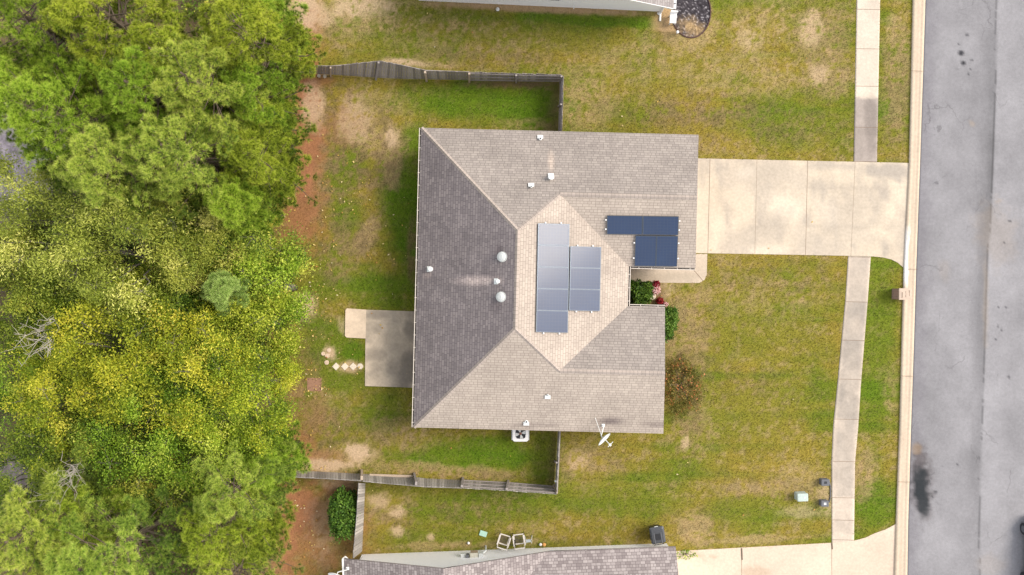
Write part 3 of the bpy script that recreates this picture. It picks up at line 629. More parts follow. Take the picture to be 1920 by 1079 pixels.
# north faces pushed to their base lines
def proj(p): # onto base line through br along dS
    t=(p-br).dot(dD); return p-dD*t
gl=proj(gl); gr=proj(gr); gm_=proj(Vector((pm.x,pm.y,0))); we=br+dS*((bw-br).length)
zt=lambda p:sz-.13
wm.add([gl,gr,gr+Vector((0,0,sz-.1+k2*.4)),gm_+Vector((0,0,za-.12)),gl+Vector((0,0,sz-.1+k2*.4))],[(0,1,2,3,4)])
wm.add([gl,gl+Vector((0,0,sz)),gl+dD*LEN+Vector((0,0,sz)),gl+dD*LEN],[(0,1,2,3)])
wn=dD*-.03
wm.add([gr,we,we+Vector((0,0,sz-.02)),gr+Vector((0,0,sz-.02))],[(0,1,2,3)])
wm.add([we,we+dD*10,we+dD*10+Vector((0,0,sz)),we+dD*5+Vector((0,0,zr-.2)),we+Vector((0,0,sz))],[(0,1,2,3,4)])
obj('wall',wm,M['siding'],sh)
fm=MB(); fm.hexa([pl+dS*0-Vector((0,0,.16)),pl-dS*.12-Vector((0,0,.16)),pl-dS*.12+dD*LEN-Vector((0,0,.16)),pl+dD*LEN-Vector((0,0,.16))],[pl-dS*.005-Vector((0,0,.03)),pl-dS*.12-Vector((0,0,.03)),pl-dS*.12+dD*LEN-Vector((0,0,.03)),pl+dD*LEN-dS*.005-Vector((0,0,.03))])
obj('gutter',fm,M['white'],sh)
# meter boxes and pipes on the gable wall
def onwall(px,z,o=.08):  # point on the gable wall under image column px
    x=(px-960)*S*(H-z)/H; t=(x-br.x)/dS.x; p=br+dS*t-dD*o; return Vector((p.x,p.y,z))
mt=obj('meter_box',MB().box(onwall(889,1.05,.12),(.40,.24,.5),rot=math.atan2(dS.y,dS.x)),plain('meter_brown',(.36,.27,.19),.6),sh)
obj('meter_lid',MB().box(onwall(889,1.3+.012,.12),(.42,.26,.02),rot=math.atan2(dS.y,dS.x)),plain('meter_lid',(.52,.50,.42),.6),mt)
obj('service_box',MB().box(onwall(902,1.1,.10),(.24,.2,.42),rot=math.atan2(dS.y,dS.x)),M['ventgrey'],sh)
obj('service_box',MB().box(onwall(877,1.2,.09),(.16,.16,.3),rot=math.atan2(dS.y,dS.x)),M['grey'],sh)
obj('service_box',MB().box(onwall(868,1.1,.10),(.22,.18,.28),rot=math.atan2(dS.y,dS.x)),M['ventgrey'],sh)
obj('conduit',MB().tube([onwall(911,.0,.22),onwall(911,.9,.22),onwall(906,1.0,.12)],.05,8),M['ventgrey'],sh)
# second dish on the south house
def dish(name,label,base,c,az,el,rad,mat,feed=True):
    t=thing(name,label,'satellite dish',base)
    n_=Vector((math.cos(az)*math.cos(el),math.sin(az)*math.cos(el),math.sin(el))); Mx=Vector((0,0,1)).rotation_difference(n_).to_matrix(); c=Vector(c)
    prof=[(rad*f,rad*.28*f*f) for f in (.02,.25,.5,.75,1)]+[(rad,rad*.28+.015),(rad*.97,rad*.28+.015)]+[(rad*f,rad*.28*f*f+.012) for f in (.75,.5,.25,.02)]
    obj('reflector',MB().lathe(c,prof,32,Mx,cap=False),mat,t,smooth=True)
    back=c-n_*.10
    obj('mast',MB().tube([base,Vector(base)+Vector((0,0,.25)),back-Vector((0,0,.05)),c-n_*.01],.028,8),M['metalwhite'],t)
    obj('foot',MB().box(Vector(base)+Vector((0,0,.02)),(.16,.16,.03)),M['metalwhite'],t)
    s_=n_.cross(Vector((0,0,1))).normalized(); upv=s_.cross(n_).normalized()
    if feed:
        tip=c+n_*(rad*1.15)-upv*(rad*.55)
        fa=obj('feed_arm',MB().tube([c-upv*rad*.9,tip],.02,6),M['metalwhite'],t)
        obj('feed_horn',MB().box(tip,(.13,.10,.10),rot=az).tube([tip-s_*.22,tip+s_*.16],.017,6),M['metalwhite'],fa)
        b2=Vector(base)+(-Vector((math.cos(az),math.sin(az),0))*.62+Vector((0,0,.03)))
        obj('brace',MB().tube([(b2.x,b2.y,roofz(b2.x,b2.y)+.02) if name=='satellite_dish' else b2,c-n_*.06],.013,6),M['metalwhite'],t)
    return t
bp=onroof(1131,797.5); dc=G(1130,821,3.72)
dish('satellite_dish','white satellite dish on a bracket at the south eave beside the fence',bp,dc,math.atan2(-.70,.72),R(20),.43,M['metalwhite'])
b2=G(652,1066,2.95)
dish('roof_dish','white satellite dish cut by the bottom edge on the neighbour roof corner',b2,G(632,1077,3.3),math.atan2(-.8,-.3),R(35),.45,M['metalwhite'],False)
obj('downspout',MB().tube([pl-dS*.06+Vector((0,0,-.1)),pl-dS*.02+Vector((0,0,-.4)),Vector((gl.x-.06,gl.y-.02,2.0)),Vector((gl.x-.06,gl.y-.02,.1))],.045,6),M['white'],sh)

# north house: south gable with window
nh=thing('house','white neighbour house whose south gable wall crosses the top edge','house',G(1000,-150))
nr=G(1263,16,2.7); nd=Vector((math.cos(R(-2.5)),math.sin(R(-2.5)),0)); nu=Vector((-nd.y,nd.x,0))
HW=6.9; nl=nr-nd*2*HW; nz=.45
q={'r0':nr,'l0':nl,'m0':nr-nd*HW+Vector((0,0,nz*HW)),'r1':nr+nu*12,'l1':nl+nu*12,'m1':nr-nd*HW+Vector((0,0,nz*HW))+nu*12}
mb,uv=roof_mesh([('r0','m0','m1','r1'),('l0','m0','m1','l1')],q,.15); obj('roof',mb,M['roof3'],nh,uv=uv)
b0=G(785,1.5); b1=G(1242,22.5); bd=(b1-b0).normalized(); bmid=(b0+b1)/2; bn=Vector((-bd.y,bd.x,0))
wm=MB(); zu=Vector((0,0,1))
wm.add([b0,b1,b1+zu*2.62,bmid+zu*(2.62+nz*(b1-b0).length/2-.1),b0+zu*2.62],[(0,1,2,3,4)])
wm.add([b1,b1+bn*12,b1+bn*12+zu*2.6,b1+zu*2.6],[(0,1,2,3)]); wm.add([b0,b0+zu*2.6,b0+bn*12+zu*2.6,b0+bn*12],[(0,1,2,3)])
obj('wall',wm,M['siding'],nh)
rk=MB(); e=Vector((0,0,-.17))
rk.hexa([nr+e-nu*.03,nr+e,q['m0']+e,q['m0']+e-nu*.03],[nr-nu*.03-zu*.01,nr-zu*.01,q['m0']-zu*.01,q['m0']-nu*.03-zu*.01]); obj('rake_board',rk,M['white'],nh)
gt=MB(); gt.hexa([nr+e+nd*.005,nr+e+nd*.14,nr+nd*.14+nu*12+e,nr+nu*12+nd*.005+e],[p_-zu*.02 for p_ in (nr+nd*.005,nr+nd*.14,nr+nd*.14+nu*12,nr+nu*12+nd*.005)]); g_=obj('gutter',gt,M['white'],nh)
for i in range(3): obj('hanger',MB().box(nr+nd*.07+nu*(.25+.45*i)-zu*.008,(.10,.05,.02)),M['dark'],g_)
dsx=b1-bd*.12-bn*.09
obj('downspout',MB().tube([dsx+zu*2.5,dsx+zu*.15,dsx-bn*.12+zu*.06,dsx-bn*.45+zu*.04],.06,6),M['white'],nh)
wc=b0+bd*((G(1039,1)-b0).dot(bd)); wcz=1.75
wf=obj('window',MB().box(wc-bn*.03+zu*wcz,(.62,.08,1.0),rot=math.atan2(bd.y,bd.x)),M['white'],nh); obj('pane',MB().box(wc-bn*.078+zu*wcz,(.48,.01,.86),rot=math.atan2(bd.y,bd.x)),plain('window_glass',(.10,.11,.13),.15,spec=.6),wf)
obj('hose_tap',MB().tube([wc+bd*1.1+zu*.5,wc+bd*1.1-bn*.15+zu*.5,wc+bd*1.1-bn*.17+zu*.35],.03,6),M['metalwhite'],nh)

# ------------------------------------------------------------------ fences
def lerp2(a,b,t): return tuple(x+(y-x)*t for x,y in zip(a,b))
def fence(label,runs,mat='wood'):
    root=None
    for run in runs:
        base,top=run['base'],run['top']; h=run.get('h',1.8)
        if root is None: root=thing('wooden_fence',label,'fence',G(*base[0]))
        B=[G(*p) for p in base]; T=[G(*p,h) for p in top]
        side=run.get('side',1)
        for i in range(len(B)-1):
            mb=MB(); d=B[i+1]-B[i]; L_=d.length; k=max(1,int(L_/.145)); dn=d.normalized(); nn=Vector((-dn.y,dn.x,0))*side
            for j in range(k):
                t0=(j+.04)/k; t1=(j+.96)/k; jt=random.uniform(-.035,.035); lean=nn*random.uniform(-.012,.012)
                b0=B[i].lerp(B[i+1],t0); b1=B[i].lerp(B[i+1],t1); c0=T[i].lerp(T[i+1],t0); c1=T[i].lerp(T[i+1],t1)
                b0=b0+(c0-b0)*.03; b1=b1+(c1-b1)*.03; c0=c0+zu*jt+lean; c1=c1+zu*jt+lean; o=nn*.02
                mb.hexa([b0,b1,b1+o,b0+o],[c0,c1,c1+o,c0+o])
            obj('picket_panel',mb,M[mat],root)
            rs=run.get('rails',[])
            rside=-1 if (i in rs) else 1
            for f in (.12,.52,.9):
                off=nn*(-.035 if rside<0 else .05)
                p=[B[i].lerp(T[i],f),B[i+1].lerp(T[i+1],f)]; up_=(T[i]-B[i]).normalized()*.045; wd=nn*.02
                p=[x+off for x in p]
                obj('rail',MB().hexa([p[0]-wd-up_,p[1]-wd-up_,p[1]+wd-up_,p[0]+wd-up_],[p[0]-wd+up_,p[1]-wd+up_,p[1]+wd+up_,p[0]+wd+up_]),M['wood'],root)
        for (i,pm_,wd,th) in run.get('posts',[]):
            dn=(B[min(i+1,len(B)-1)]-B[max(i-1,0)]).normalized(); nn=Vector((-dn.y,dn.x,0))*side
            b0=B[i]-nn*th*.5-nn*.03; t0=T[i]-nn*th*.5-nn*.03; a=dn*wd/2; o=nn*th/2
            obj('post',MB().hexa([b0-a-o,b0+a-o,b0+a+o,b0-a+o],[t0-a-o,t0+a-o,t0+a+o,t0-a+o]),M[pm_],root)
    return root
fence('long weathered grey plank fence bowing outward along the north yard',[
 dict(base=[(440,134),(552,137.5),(620,141),(660,143.5),(705,147),(755,149),(800,149.5),(880,151.5),(968,152.5),(1050,153)],
      top=[(430,120),(548,123.5),(620,124.5),(660,120.5),(710,114.5),(755,122.5),(797,132.5),(880,135.5),(968,138.5),(1053,140.5)],side=1,rails=[7,8],
      posts=[(2,'woodlight',.09,.09),(4,'wood',.11,.1),(6,'woodlight',.11,.12),(7,'woodlight',.11,.1),(8,'wood',.1,.1),(9,'wood',.1,.1)]),
 dict(base=[(1051,153),(1049.5,200),(1047.5,262)],top=[(1056,142),(1055,196),(1052.5,262)],side=1,rails=[0,1],posts=[(1,'wood',.09,.09)])])
fence('weathered grey plank fence with pale new boards along the south yard',[
 dict(base=[(470,880),(555,882),(615,885),(678,888.5)],top=[(465,892),(553,894.5),(615,897.5),(678,901.5)],side=-1,posts=[(3,'woodlight',.13,.22)]),
 dict(base=[(680,888.5),(776,894),(800,897),(868,900),(953,904.5),(1038,911.5)],top=[(680,902.5),(780,911.5),(800,913),(866,915),(950,920),(1044,927)],side=-1,rails=[3,4],
      posts=[(1,'wood',.12,.2),(3,'wood',.12,.12),(4,'wood',.12,.1),(5,'woodlight',.09,.09)]),
 dict(base=[(1040,911),(1043,865),(1046,800)],top=[(1043.5,926),(1046.5,868),(1049.5,800)],side=-1,posts=[(1,'wood',.09,.09)])],'wood2')
fence('short weathered plank fence running from the south fence to the neighbour wall',[dict(base=[(685.5,906),(683,960),(679.5,1034)],top=[(673,906),(669.5,965),(662,1048)],side=-1)],'wood2')
fence('grey plank fence piece glimpsed under the pines in the lower left',[dict(base=[(431,890),(428,985),(426,1090)],top=[(413,900),(410,1000),(407,1110)],side=-1)])
pb=MB(); p=G(693,891,.3); q2=G(774,893.5,.3); pb.box((p+q2)/2,((q2-p).length,.13,.04),rot=math.atan2((q2-p).y,(q2-p).x)); o=obj('board',pb,M['woodlight']); tag(o,'long pale new board leaning low against the south fence','board')

# ------------------------------------------------------------------ air conditioner
p=G(976,813.5,.85); ac=thing('air_conditioner','square white air conditioner with open fan top at the south eave','air conditioner',(p.x,p.y,0))
def rsq(hw,r,n=6):
    o=[]
    for cx,cy,a0 in ((1,1,0),(-1,1,90),(-1,-1,180),(1,-1,270)):
        for i in range(n+1):
            a=R(a0+90*i/n); o.append((cx*(hw-r)+r*math.cos(a),cy*(hw-r)+r*math.sin(a)))
    return o
sq=rsq(.43,.14); n=len(sq)
mb=MB(); mb.prism([(p.x+a,p.y+b_) for a,b_ in sq],.05,.80); obj('cabinet',mb,M['metalwhite'],ac)
ring=[(.315*math.cos(R(45)+0)*1,0)]; 
mb=MB(); vs=[]; 
for a,b_ in sq: vs.append((p.x+a*1.02,p.y+b_*1.02,.80))
for a,b_ in sq: vs.append((p.x+a*1.02,p.y+b_*1.02,.85))
for a,b_ in sq:
    t=math.atan2(b_,a); vs.append((p.x+.33*math.cos(t),p.y+.33*math.sin(t),.86))
for a,b_ in sq:
    t=math.atan2(b_,a); vs.append((p.x+.33*math.cos(t),p.y+.33*math.sin(t),.806))
fs=[]
for k in range(3): fs+=[(k*n+i,k*n+(i+1)%n,(k+1)*n+(i+1)%n,(k+1)*n+i) for i in range(n)]
mb.add(vs,fs); obj('top_cover',mb,M['white'],ac)
obj('fan_well',MB().lathe((p.x,p.y,.803),[(.325,0),(.325,.002)],24),M['dark'],ac)
fb=MB()
for k in range(4):
    a=R(15+90*k); pr_=[]
    for rr,da in ((.06,-.5),(.28,-.42),(.30,.05),(.28,.34),(.06,.45)): pr_.append(Vector((p.x+rr*math.cos(a+da),p.y+rr*math.sin(a+da),.815+.03*da)))
    fb.add(pr_+[v-zu*.006 for v in pr_],[(0,1,2,3,4),(9,8,7,6,5)])
obj('fan_blade_set',fb,M['metalwhite'],ac); obj('hub',MB().lathe((p.x,p.y,.80),[(.075,0),(.075,.04),(.04,.05)],12),plain('rust_hub',(.20,.09,.06),.8),ac)
gr=MB()
for rr in (.11,.17,.23,.29): gr.tube([(p.x+rr*math.cos(2*math.pi*i/24),p.y+rr*math.sin(2*math.pi*i/24),.868) for i in range(25)],.004,4)
obj('grille',gr,M['dark'],ac)
obj('base_pad',MB().box((p.x,p.y,.025),(1.0,1.0,.05)),M['ventgrey'],ac)

# ------------------------------------------------------------------ small yard things
def stone(px,py,r,z=.05,seg=8,label='',name='stepping_stone',rot=0,cat='stepping stone',group=None,mat=None):
    p=G(px,py); o=obj(name,MB().lathe((p.x,p.y,-.02),[(r*.98,0),(r,.02),(r,z*.9),(r*.9,z+.02)],seg,Matrix.Rotation(rot,3,'Z')),mat or M['stone'],bevel=0); tag(o,label,cat,group)
M['stone']=plain('pale_stone',(.66,.58,.47),.9,var=.15,scale=5); M['stone2']=plain('pinkish_stone',(.58,.45,.34),.95,var=.25,scale=7)
for px,l in ((630,'diamond paver farthest from the patio'),(646.5,'middle diamond paver in the row by the patio'),(662,'diamond paver beside the round one near the patio')): stone(px,687.5,.225,.04,4,l,group='pavers in a row by the patio')
stone(675.3,687.3,.17,.04,20,'round pale paver closest to the patio edge',group='pavers in a row by the patio')
for px,py,r_,l in ((606,663.5,.12,'left small round pale stone in the bare patch'),(613.5,667.5,.14,'pale round stone in the middle of three by the bare patch'),(612.5,680,.14,'pale round stone lowest of three by the bare patch'),(617,657,.13,'pinkish round stone at the top of the bare patch')): stone(px,py,r_,.03,9,l,'garden_stone',cat='stone',group='round stones in the back lawn',mat=M['stone2'])
stone(1223,555.5,.21,.06,16,'grey round stone disc beside the porch shrub','garden_stone',cat='stone')
for px,py,l in ((598,142.5,'small pale rock left at foot of north fence'),(609,143.5,'small flat rock right at foot of north fence')): stone(px,py,.11,.04,7,l,'rock',cat='rock',mat=M['stone'])
# brick mailbox pillar
m,nt_,b=newmat('mailbox_brick'); v=pos(nt_); br_=N(nt_,'ShaderNodeTexBrick'); br_.inputs['Scale'].default_value=1; 
for k,vv in (('Brick Width',.2),('Row Height',.07),('Mortar Size',.008)): br_.inputs[k].default_value=vv
br_.inputs['Color1'].default_value=(.30,.17,.13,1); br_.inputs['Color2'].default_value=(.17,.11,.09,1); br_.inputs['Mortar'].default_value=(.40,.34,.29,1)
cx_=N(nt_,'ShaderNodeSeparateXYZ'); nt_.links.new(v,cx_.inputs[0]); ad=N(nt_,'ShaderNodeMath',operation='ADD'); nt_.links.new(cx_.outputs[0],ad.inputs[0]); nt_.links.new(cx_.outputs[1],ad.inputs[1])
cb=N(nt_,'ShaderNodeCombineXYZ'); nt_.links.new(ad.outputs[0],cb.inputs[0]); nt_.links.new(cx_.outputs[2],cb.inputs[1]); nt_.links.new(cb.outputs[0],br_.inputs['Vector']); nt_.links.new(br_.outputs['Color'],b.inputs['Base Color']); b.inputs['Roughness'].default_value=.9
M['mbrick']=m
a=G(1686,541,.95); c=G(1710,562.5,.95); cx0,cy0=(a.x+c.x)/2,(a.y+c.y)/2; wx,wy=c.x-a.x,a.y-c.y
mbx=thing('mailbox_pillar','brick mailbox pillar with pale stone cap standing at the kerb','mailbox',(cx0,cy0,0))
obj('brick_body',MB().box((cx0,cy0,.44),(wx-.02,wy-.04,.90)),M['mbrick'],mbx)
cp=plain('cap_stone',(.50,.40,.32),.9,var=.2,scale=6)
obj('cap',MB().box((cx0,cy0,.92),(wx,wy,.06)).add([(cx0-wx/2,cy0-wy/2,.95),(cx0+wx/2,cy0-wy/2,.95),(cx0+wx/2,cy0+wy/2,.95),(cx0-wx/2,cy0+wy/2,.95),(cx0-.2*wx,cy0,.99),(cx0+.2*wx,cy0,.99)],[(0,1,5,4),(1,2,5),(2,3,4,5),(3,0,4)]),cp,mbx)
for i in range(-1,2): obj('cap_joint',MB().box((cx0+wx*.28*i,cy0+.05*i,.985),(.014,wy*.5,.012)),M['joint'],mbx)
md=obj('letterbox_door',MB().box((cx0+wx/2+.005,cy0,.62),(.03,.28,.26)),M['dark'],mbx); obj('handle',MB().box((cx0+wx/2+.03,cy0,.72),(.02,.08,.02)),M['metalwhite'],md)
# green utility cabinet and two dark boxes
def cabinet(px,py,sx_,sy_,h,label,name,mat,lidmat,rz=0,slot=None,cat='utility box'):
    p=G(px,py,h); t=thing(name,label,cat,(p.x,p.y,0))
    sq=rsq(.5,.1,3); mb=MB(); n=len(sq); Mz=Matrix.Rotation(rz,3,'Z')
    def P_(a,b_,f,z): return Vector((p.x,p.y,z))+Mz@Vector((a*sx_*f,b_*sy_*f,0))
    mb.add([P_(a,b_,1.0,0) for a,b_ in sq]+[P_(a,b_,.93,h*.86) for a,b_ in sq],[(i,(i+1)%n,n+(i+1)%n,n+i) for i in range(n)]); obj('body',mb,mat,t)
    mb=MB(); mb.add([P_(a,b_,1.0,h*.86) for a,b_ in sq]+[P_(a,b_,1.0,h*.95) for a,b_ in sq]+[P_(a,b_,.86,h) for a,b_ in sq],[(i,(i+1)%n,n+(i+1)%n,n+i) for i in range(n)]+[(n+i,n+(i+1)%n,2*n+(i+1)%n,2*n+i) for i in range(n)]+[tuple(range(2*n,3*n)),tuple(range(n-1,-1,-1))]); obj('lid',mb,lidmat,t)
    if slot: obj(slot[0],MB().box((p.x+slot[4],p.y,h+.004),(slot[1],slot[2],.012)),slot[3],t)
    return t
gu=plain('weathered_green_metal',(.42,.50,.47),.6,var=.3,scale=9)
cabinet(1505.5,933.5,.60,.44,.55,'pale green grey utility cabinet standing alone in the front lawn','utility_cabinet',gu,gu,R(2),('latch',.10,.06,M['metalwhite'],.1))
cabinet(1548,905.5,.46,.36,.38,'dark grey lidded box with black slot on its top by the sidewalk','meter_pit_box',M['grey'],M['grey'],0,('slot',.15,.13,M['dark'],0))
cabinet(1547,945,.43,.34,.38,'dark grey lidded box with pale square on its top by the sidewalk','meter_pit_box',M['grey'],M['grey'],0,('label_plate',.14,.13,M['ventgrey'],0))
cb_=obj('cable',MB().tube([G(1554,900,.05),G(1557.2,912,.04),G(1557,932,.04),G(1555,942,.05)],.03,6),M['grey']); tag(cb_,'dark cable lying along the sidewalk between two grey boxes','cable')
# wheelie bin
p=G(1233,1004,1.0); wb=thing('wheelie_bin','black wheeled rubbish bin against the white neighbour wall','bin',(p.x,p.y,0)); rz=R(9); Mz=Matrix.Rotation(rz,3,'Z')
def Lq(x,y,z): return Vector((p.x,p.y,z))+Mz@Vector((x,y,0))
mb=MB(); sq=rsq(.5,.1,3); n=len(sq)
mb.add([Lq(a*.56,b_*.62,.08) for a,b_ in sq]+[Lq(a*.74,b_*.84,.95) for a,b_ in sq],[(i,(i+1)%n,n+(i+1)%n,n+i) for i in range(n)]+[tuple(range(n-1,-1,-1)),tuple(range(n,2*n))]); obj('body',mb,M['dark'],wb)
lidm=plain('lid_plastic',(.055,.06,.07),.45,var=.2,spec=.5)
mb=MB(); mb.add([Lq(a*.80,b_*.92,.955) for a,b_ in sq]+[Lq(a*.80,b_*.92,.99) for a,b_ in sq]+[Lq(a*.62,b_*.72,1.05) for a,b_ in sq],[(i,(i+1)%n,n+(i+1)%n,n+i) for i in range(n)]+[(n+i,n+(i+1)%n,2*n+(i+1)%n,2*n+i) for i in range(n)]+[tuple(range(2*n,3*n))]); ld=obj('lid',mb,lidm,wb)
obj('lid_panel',MB().box(Lq(0,-.08,1.056),(.30,.34,.02),rot=rz),M['dark'],ld)
obj('lid_rib',MB().box(Lq(.19,-.16,1.05),(.05,.62,.03),rot=rz),M['grey'],ld); obj('lid_rib',MB().box(Lq(-.19,-.16,1.05),(.05,.62,.03),rot=rz),M['grey'],ld)
obj('handle',MB().tube([Lq(-.3,-.42,.93),Lq(-.28,-.52,.98),Lq(.28,-.52,.98),Lq(.3,-.42,.93)],.02,6),M['dark'],wb)
obj('front_grip',MB().box(Lq(.0,.46,.97),(.2,.06,.03),rot=rz),M['ventgrey'],wb)
for s_ in (-1,1): obj('wheel',MB().lathe(Lq(s_*.30,-.36,.13),[(.13,-.03),(.13,.03)],14,Mz@Matrix.Rotation(R(90),3,'Y')),M['dark'],wb)
# two metal patio chairs without cushions
M['chairframe']=plain('chair_metal',(.62,.58,.54),.5,var=.1); M['chairback']=plain('dark_bronze',(.10,.085,.08),.6)
def make_chair(label,loc,rz):
    t=thing('patio_chair',label,'chair',loc,'patio chairs beside the white wall',rz)
    def fr(m_,a,b_,w_=.055,h=.03):
        a,b_=Vector(a),Vector(b_); d=(b_-a); m_.box((a+b_)/2,(d.length,w_,h),rot=d.to_track_quat('X','Z').to_matrix())
    m_=MB(); fr(m_,(-.29,.27,.42),(.29,.27,.42)); fr(m_,(-.29,-.25,.40),(.29,-.25,.40)); fr(m_,(-.26,.24,.42),(-.26,-.22,.40)); fr(m_,(.26,.24,.42),(.26,-.22,.40)); obj('seat_frame',m_,M['chairframe'],t,local=True)
    m_=MB()
    for y in (-.16,-.08,0,.08,.16): fr(m_,(-.24,y,.385),(.24,y,.385),.03,.01)
    obj('seat_webbing',m_,M['chairback'],t,local=True)
    for s_ in (-1,1):
        m_=MB(); fr(m_,(s_*.31,-.30,.62),(s_*.31,.28,.64),.06,.03); obj('armrest',m_,M['chairframe'],t,local=True)
        obj('leg',MB().tube([(s_*.31,.26,0),(s_*.31,.24,.62)],.02,6),M['chairback'],t,local=True)
        obj('leg',MB().tube([(s_*.31,-.36,0),(s_*.31,-.26,.62)],.02,6),M['chairback'],t,local=True)
    m_=MB(); fr(m_,(-.29,-.36,.90),(.29,-.36,.90),.06,.05); fr(m_,(-.28,-.26,.45),(-.28,-.36,.90),.04,.03); fr(m_,(.28,-.26,.45),(.28,-.36,.90),.04,.03); obj('backrest',m_,M['chairframe'],t,local=True)
    return t
g1_=G(945,1013.5,.5); g2_=G(973,1012.5,.5)
make_chair('tilted pale metal patio chair, left of the pair by the wall',(g1_.x,g1_.y,0),R(-17)); make_chair('pale metal patio chair, right of the pair by the wall',(g2_.x,g2_.y,0),R(7))
hp=G(960,1017.5,.5); obj_=obj('garden_hoop',MB().tube([(hp.x+.17*math.cos(2*math.pi*i/20),hp.y+.17*math.sin(2*math.pi*i/20),.45) for i in range(21)],.018,6).tube([(hp.x+.16,hp.y,.45),(hp.x+.2,hp.y-.12,.9)],.018,6).tube([(hp.x-.17,hp.y,0),(hp.x-.17,hp.y,.45)],.015,5).tube([(hp.x+.17,hp.y,0),(hp.x+.17,hp.y,.45)],.015,5),M['dark']); tag(obj_,'thin black hoop stand between the two patio chairs','hoop stand')
sp_=G(991,1014.5,.5); st=thing('side_table','small grey side table with bent legs right of the patio chairs','table',(sp_.x,sp_.y,0))
obj('tabletop',MB().box((sp_.x,sp_.y,.5),(.28,.16,.03),rot=.1),plain('galvanised',(.45,.50,.53),.4,.3),st)
for dx,dy in ((-.15,.06),(.17,.10),(-.15,-.09),(.17,-.08)): obj('leg',MB().tube([(sp_.x+dx*1.2,sp_.y+dy*1.5,0),(sp_.x+dx,sp_.y+dy,.5),(sp_.x+dx,sp_.y+dy,.62)],.022,6),M['ventgrey'],st)
p=G(906,1001.5,.1); lidg=thing('bin_lid','mint green plastic lid lying on the grass near the white wall','lid',(p.x,p.y,0)); lm=plain('mint_plastic',(.36,.56,.47),.5,var=.15)
obj('panel',MB().box((p.x,p.y,.06),(.42,.30,.03),rot=R(-18)),lm,lidg,bevel=.012); obj('rim',MB().box((p.x,p.y,.03),(.38,.26,.06),rot=R(-18)),lm,lidg)
def ball(px,py,r,label,mat,name='ball',cat='ball',z=None):
    p=G(px,py); o=obj(name,MB().lathe((p.x,p.y,z or r),[(r*math.sin(R(a)),-r*math.cos(R(a))) for a in (5,30,60,90,120,150,175)],14),mat,smooth=True); return tag(o,label,cat)
ball(878.5,1018,.08,'small white ball on the grass left of the meter pipes',M['white'])
ball(1013.5,1020.5,.09,'little white pot beside an orange one at the wall foot',M['white'],'small_pot','pot')
ball(1020,1020.5,.11,'little orange pot beside a white one at the wall foot',plain('terracotta',(.62,.32,.10),.7),'small_pot','pot')
p=G(1270,61,.3); lamp=thing('path_light','small white globe path light at the mulch bed edge','lamp',(p.x,p.y,0)); obj('stake',MB().tube([(p.x,p.y,0),(p.x,p.y,.3)],.02,6),M['ventgrey'],lamp); obj('globe',MB().lathe((p.x,p.y,.36),[(.09*math.sin(R(a)),-.09*math.cos(R(a))) for a in (5,35,65,90,115,145,175)],14),M['white'],lamp,smooth=True)
p=G(1262.5,34,.5); ch=thing('garden_bench','small white flat bench standing beside the dark mulch bed','bench',(p.x,p.y,0),rz=0); 
obj('seat',MB().box((p.x,p.y,.45),(.36,.56,.05),rot=R(-4)),M['white'],ch); obj('backrest',MB().box((p.x+.02,p.y+.29,.62),(.40,.05,.35),rot=R(-4)),M['siding'],ch)
for dx in (-.14,.14):
    for dy in (-.22,.22): obj('leg',MB().box((p.x+dx,p.y+dy,.21),(.05,.05,.42)),M['ventgrey'],ch)
p=G(1237,26,.05); o=obj('splash_block',MB().box((p.x,p.y,.04),(.16,.16,.08),rot=.7).box((p.x-.07,p.y+.02,.035),(.12,.12,.07),rot=.3),M['white'],bevel=.01); tag(o,'small white splash block at the foot of the white downspout','splash block')
p=G(933,17,.1); o=obj('lawn_ornament',MB().lathe((p.x,p.y,0),[(.10,0),(.11,.05),(.05,.16),(.03,.3),(.01,.34)],10),M['white']); tag(o,'little white pointed ornament in soil under the north wall','ornament')
p=G(1039,895); ball(1040,893.5,.08,'white round cap low on the fence return corner',M['white'],'post_cap','post cap',1.2)
# bed edging of the mulch bed
eg=MB(); pts_=[]
for i in range(0,26):
    t=R(-70+i*9.2); pts_.append(G(1296+36.5*math.cos(t),22+49*math.sin(t),.04))
eg.tube(pts_,.035,6); o=obj('bed_edging',eg,plain('edging',(.09,.05,.045),.8)); tag(o,'dark brown curved edging strip around the mulch bed','edging')

# ------------------------------------------------------------------ car at the right edge
x0=G(1915.5,1000).x; y0=G(1915,1035).y
car=thing('parked_car','white car with maroon lower side parked at the right frame edge','car',(x0+.9,y0,0))
def car_sec(y,w_,zs): pass
bm_=MB(); prof=[(2.15,.45,.55),(2.1,.75,.62),(1.2,.92,.80),(.55,.98,.86),(-1.6,1.0,.86),(-2.15,.95,.80),(-2.2,.5,.6)]
vs=[];fs=[]
for (yy,zt_,hw) in prof:
    for (xx,zz) in ((-hw,.30),(-hw-.04,.55),(-hw,zt_-.06),(-hw+.14,zt_),(hw-.14,zt_),(hw,zt_-.06),(hw+.04,.55),(hw,.30)): vs.append((x0+.92+xx,y0+yy,zz if zz<zt_ else zt_-.02))
for i in range(len(prof)-1):
    for k in range(8): fs.append((i*8+k,i*8+(k+1)%8,(i+1)*8+(k+1)%8,(i+1)*8+k))
fs+=[tuple(range(7,-1,-1)),tuple(range((len(prof)-1)*8,len(prof)*8))]
obj('body',bm_.add(vs,fs),plain('car_white',(.72,.70,.72),.25,spec=.5,var=.02),car,smooth=False)
sl=MB().box((x0+.035,y0+.0,.42),(.03,2.0,.3)); obj('side_sill',sl,plain('maroon',(.10,.015,.035),.35),car)
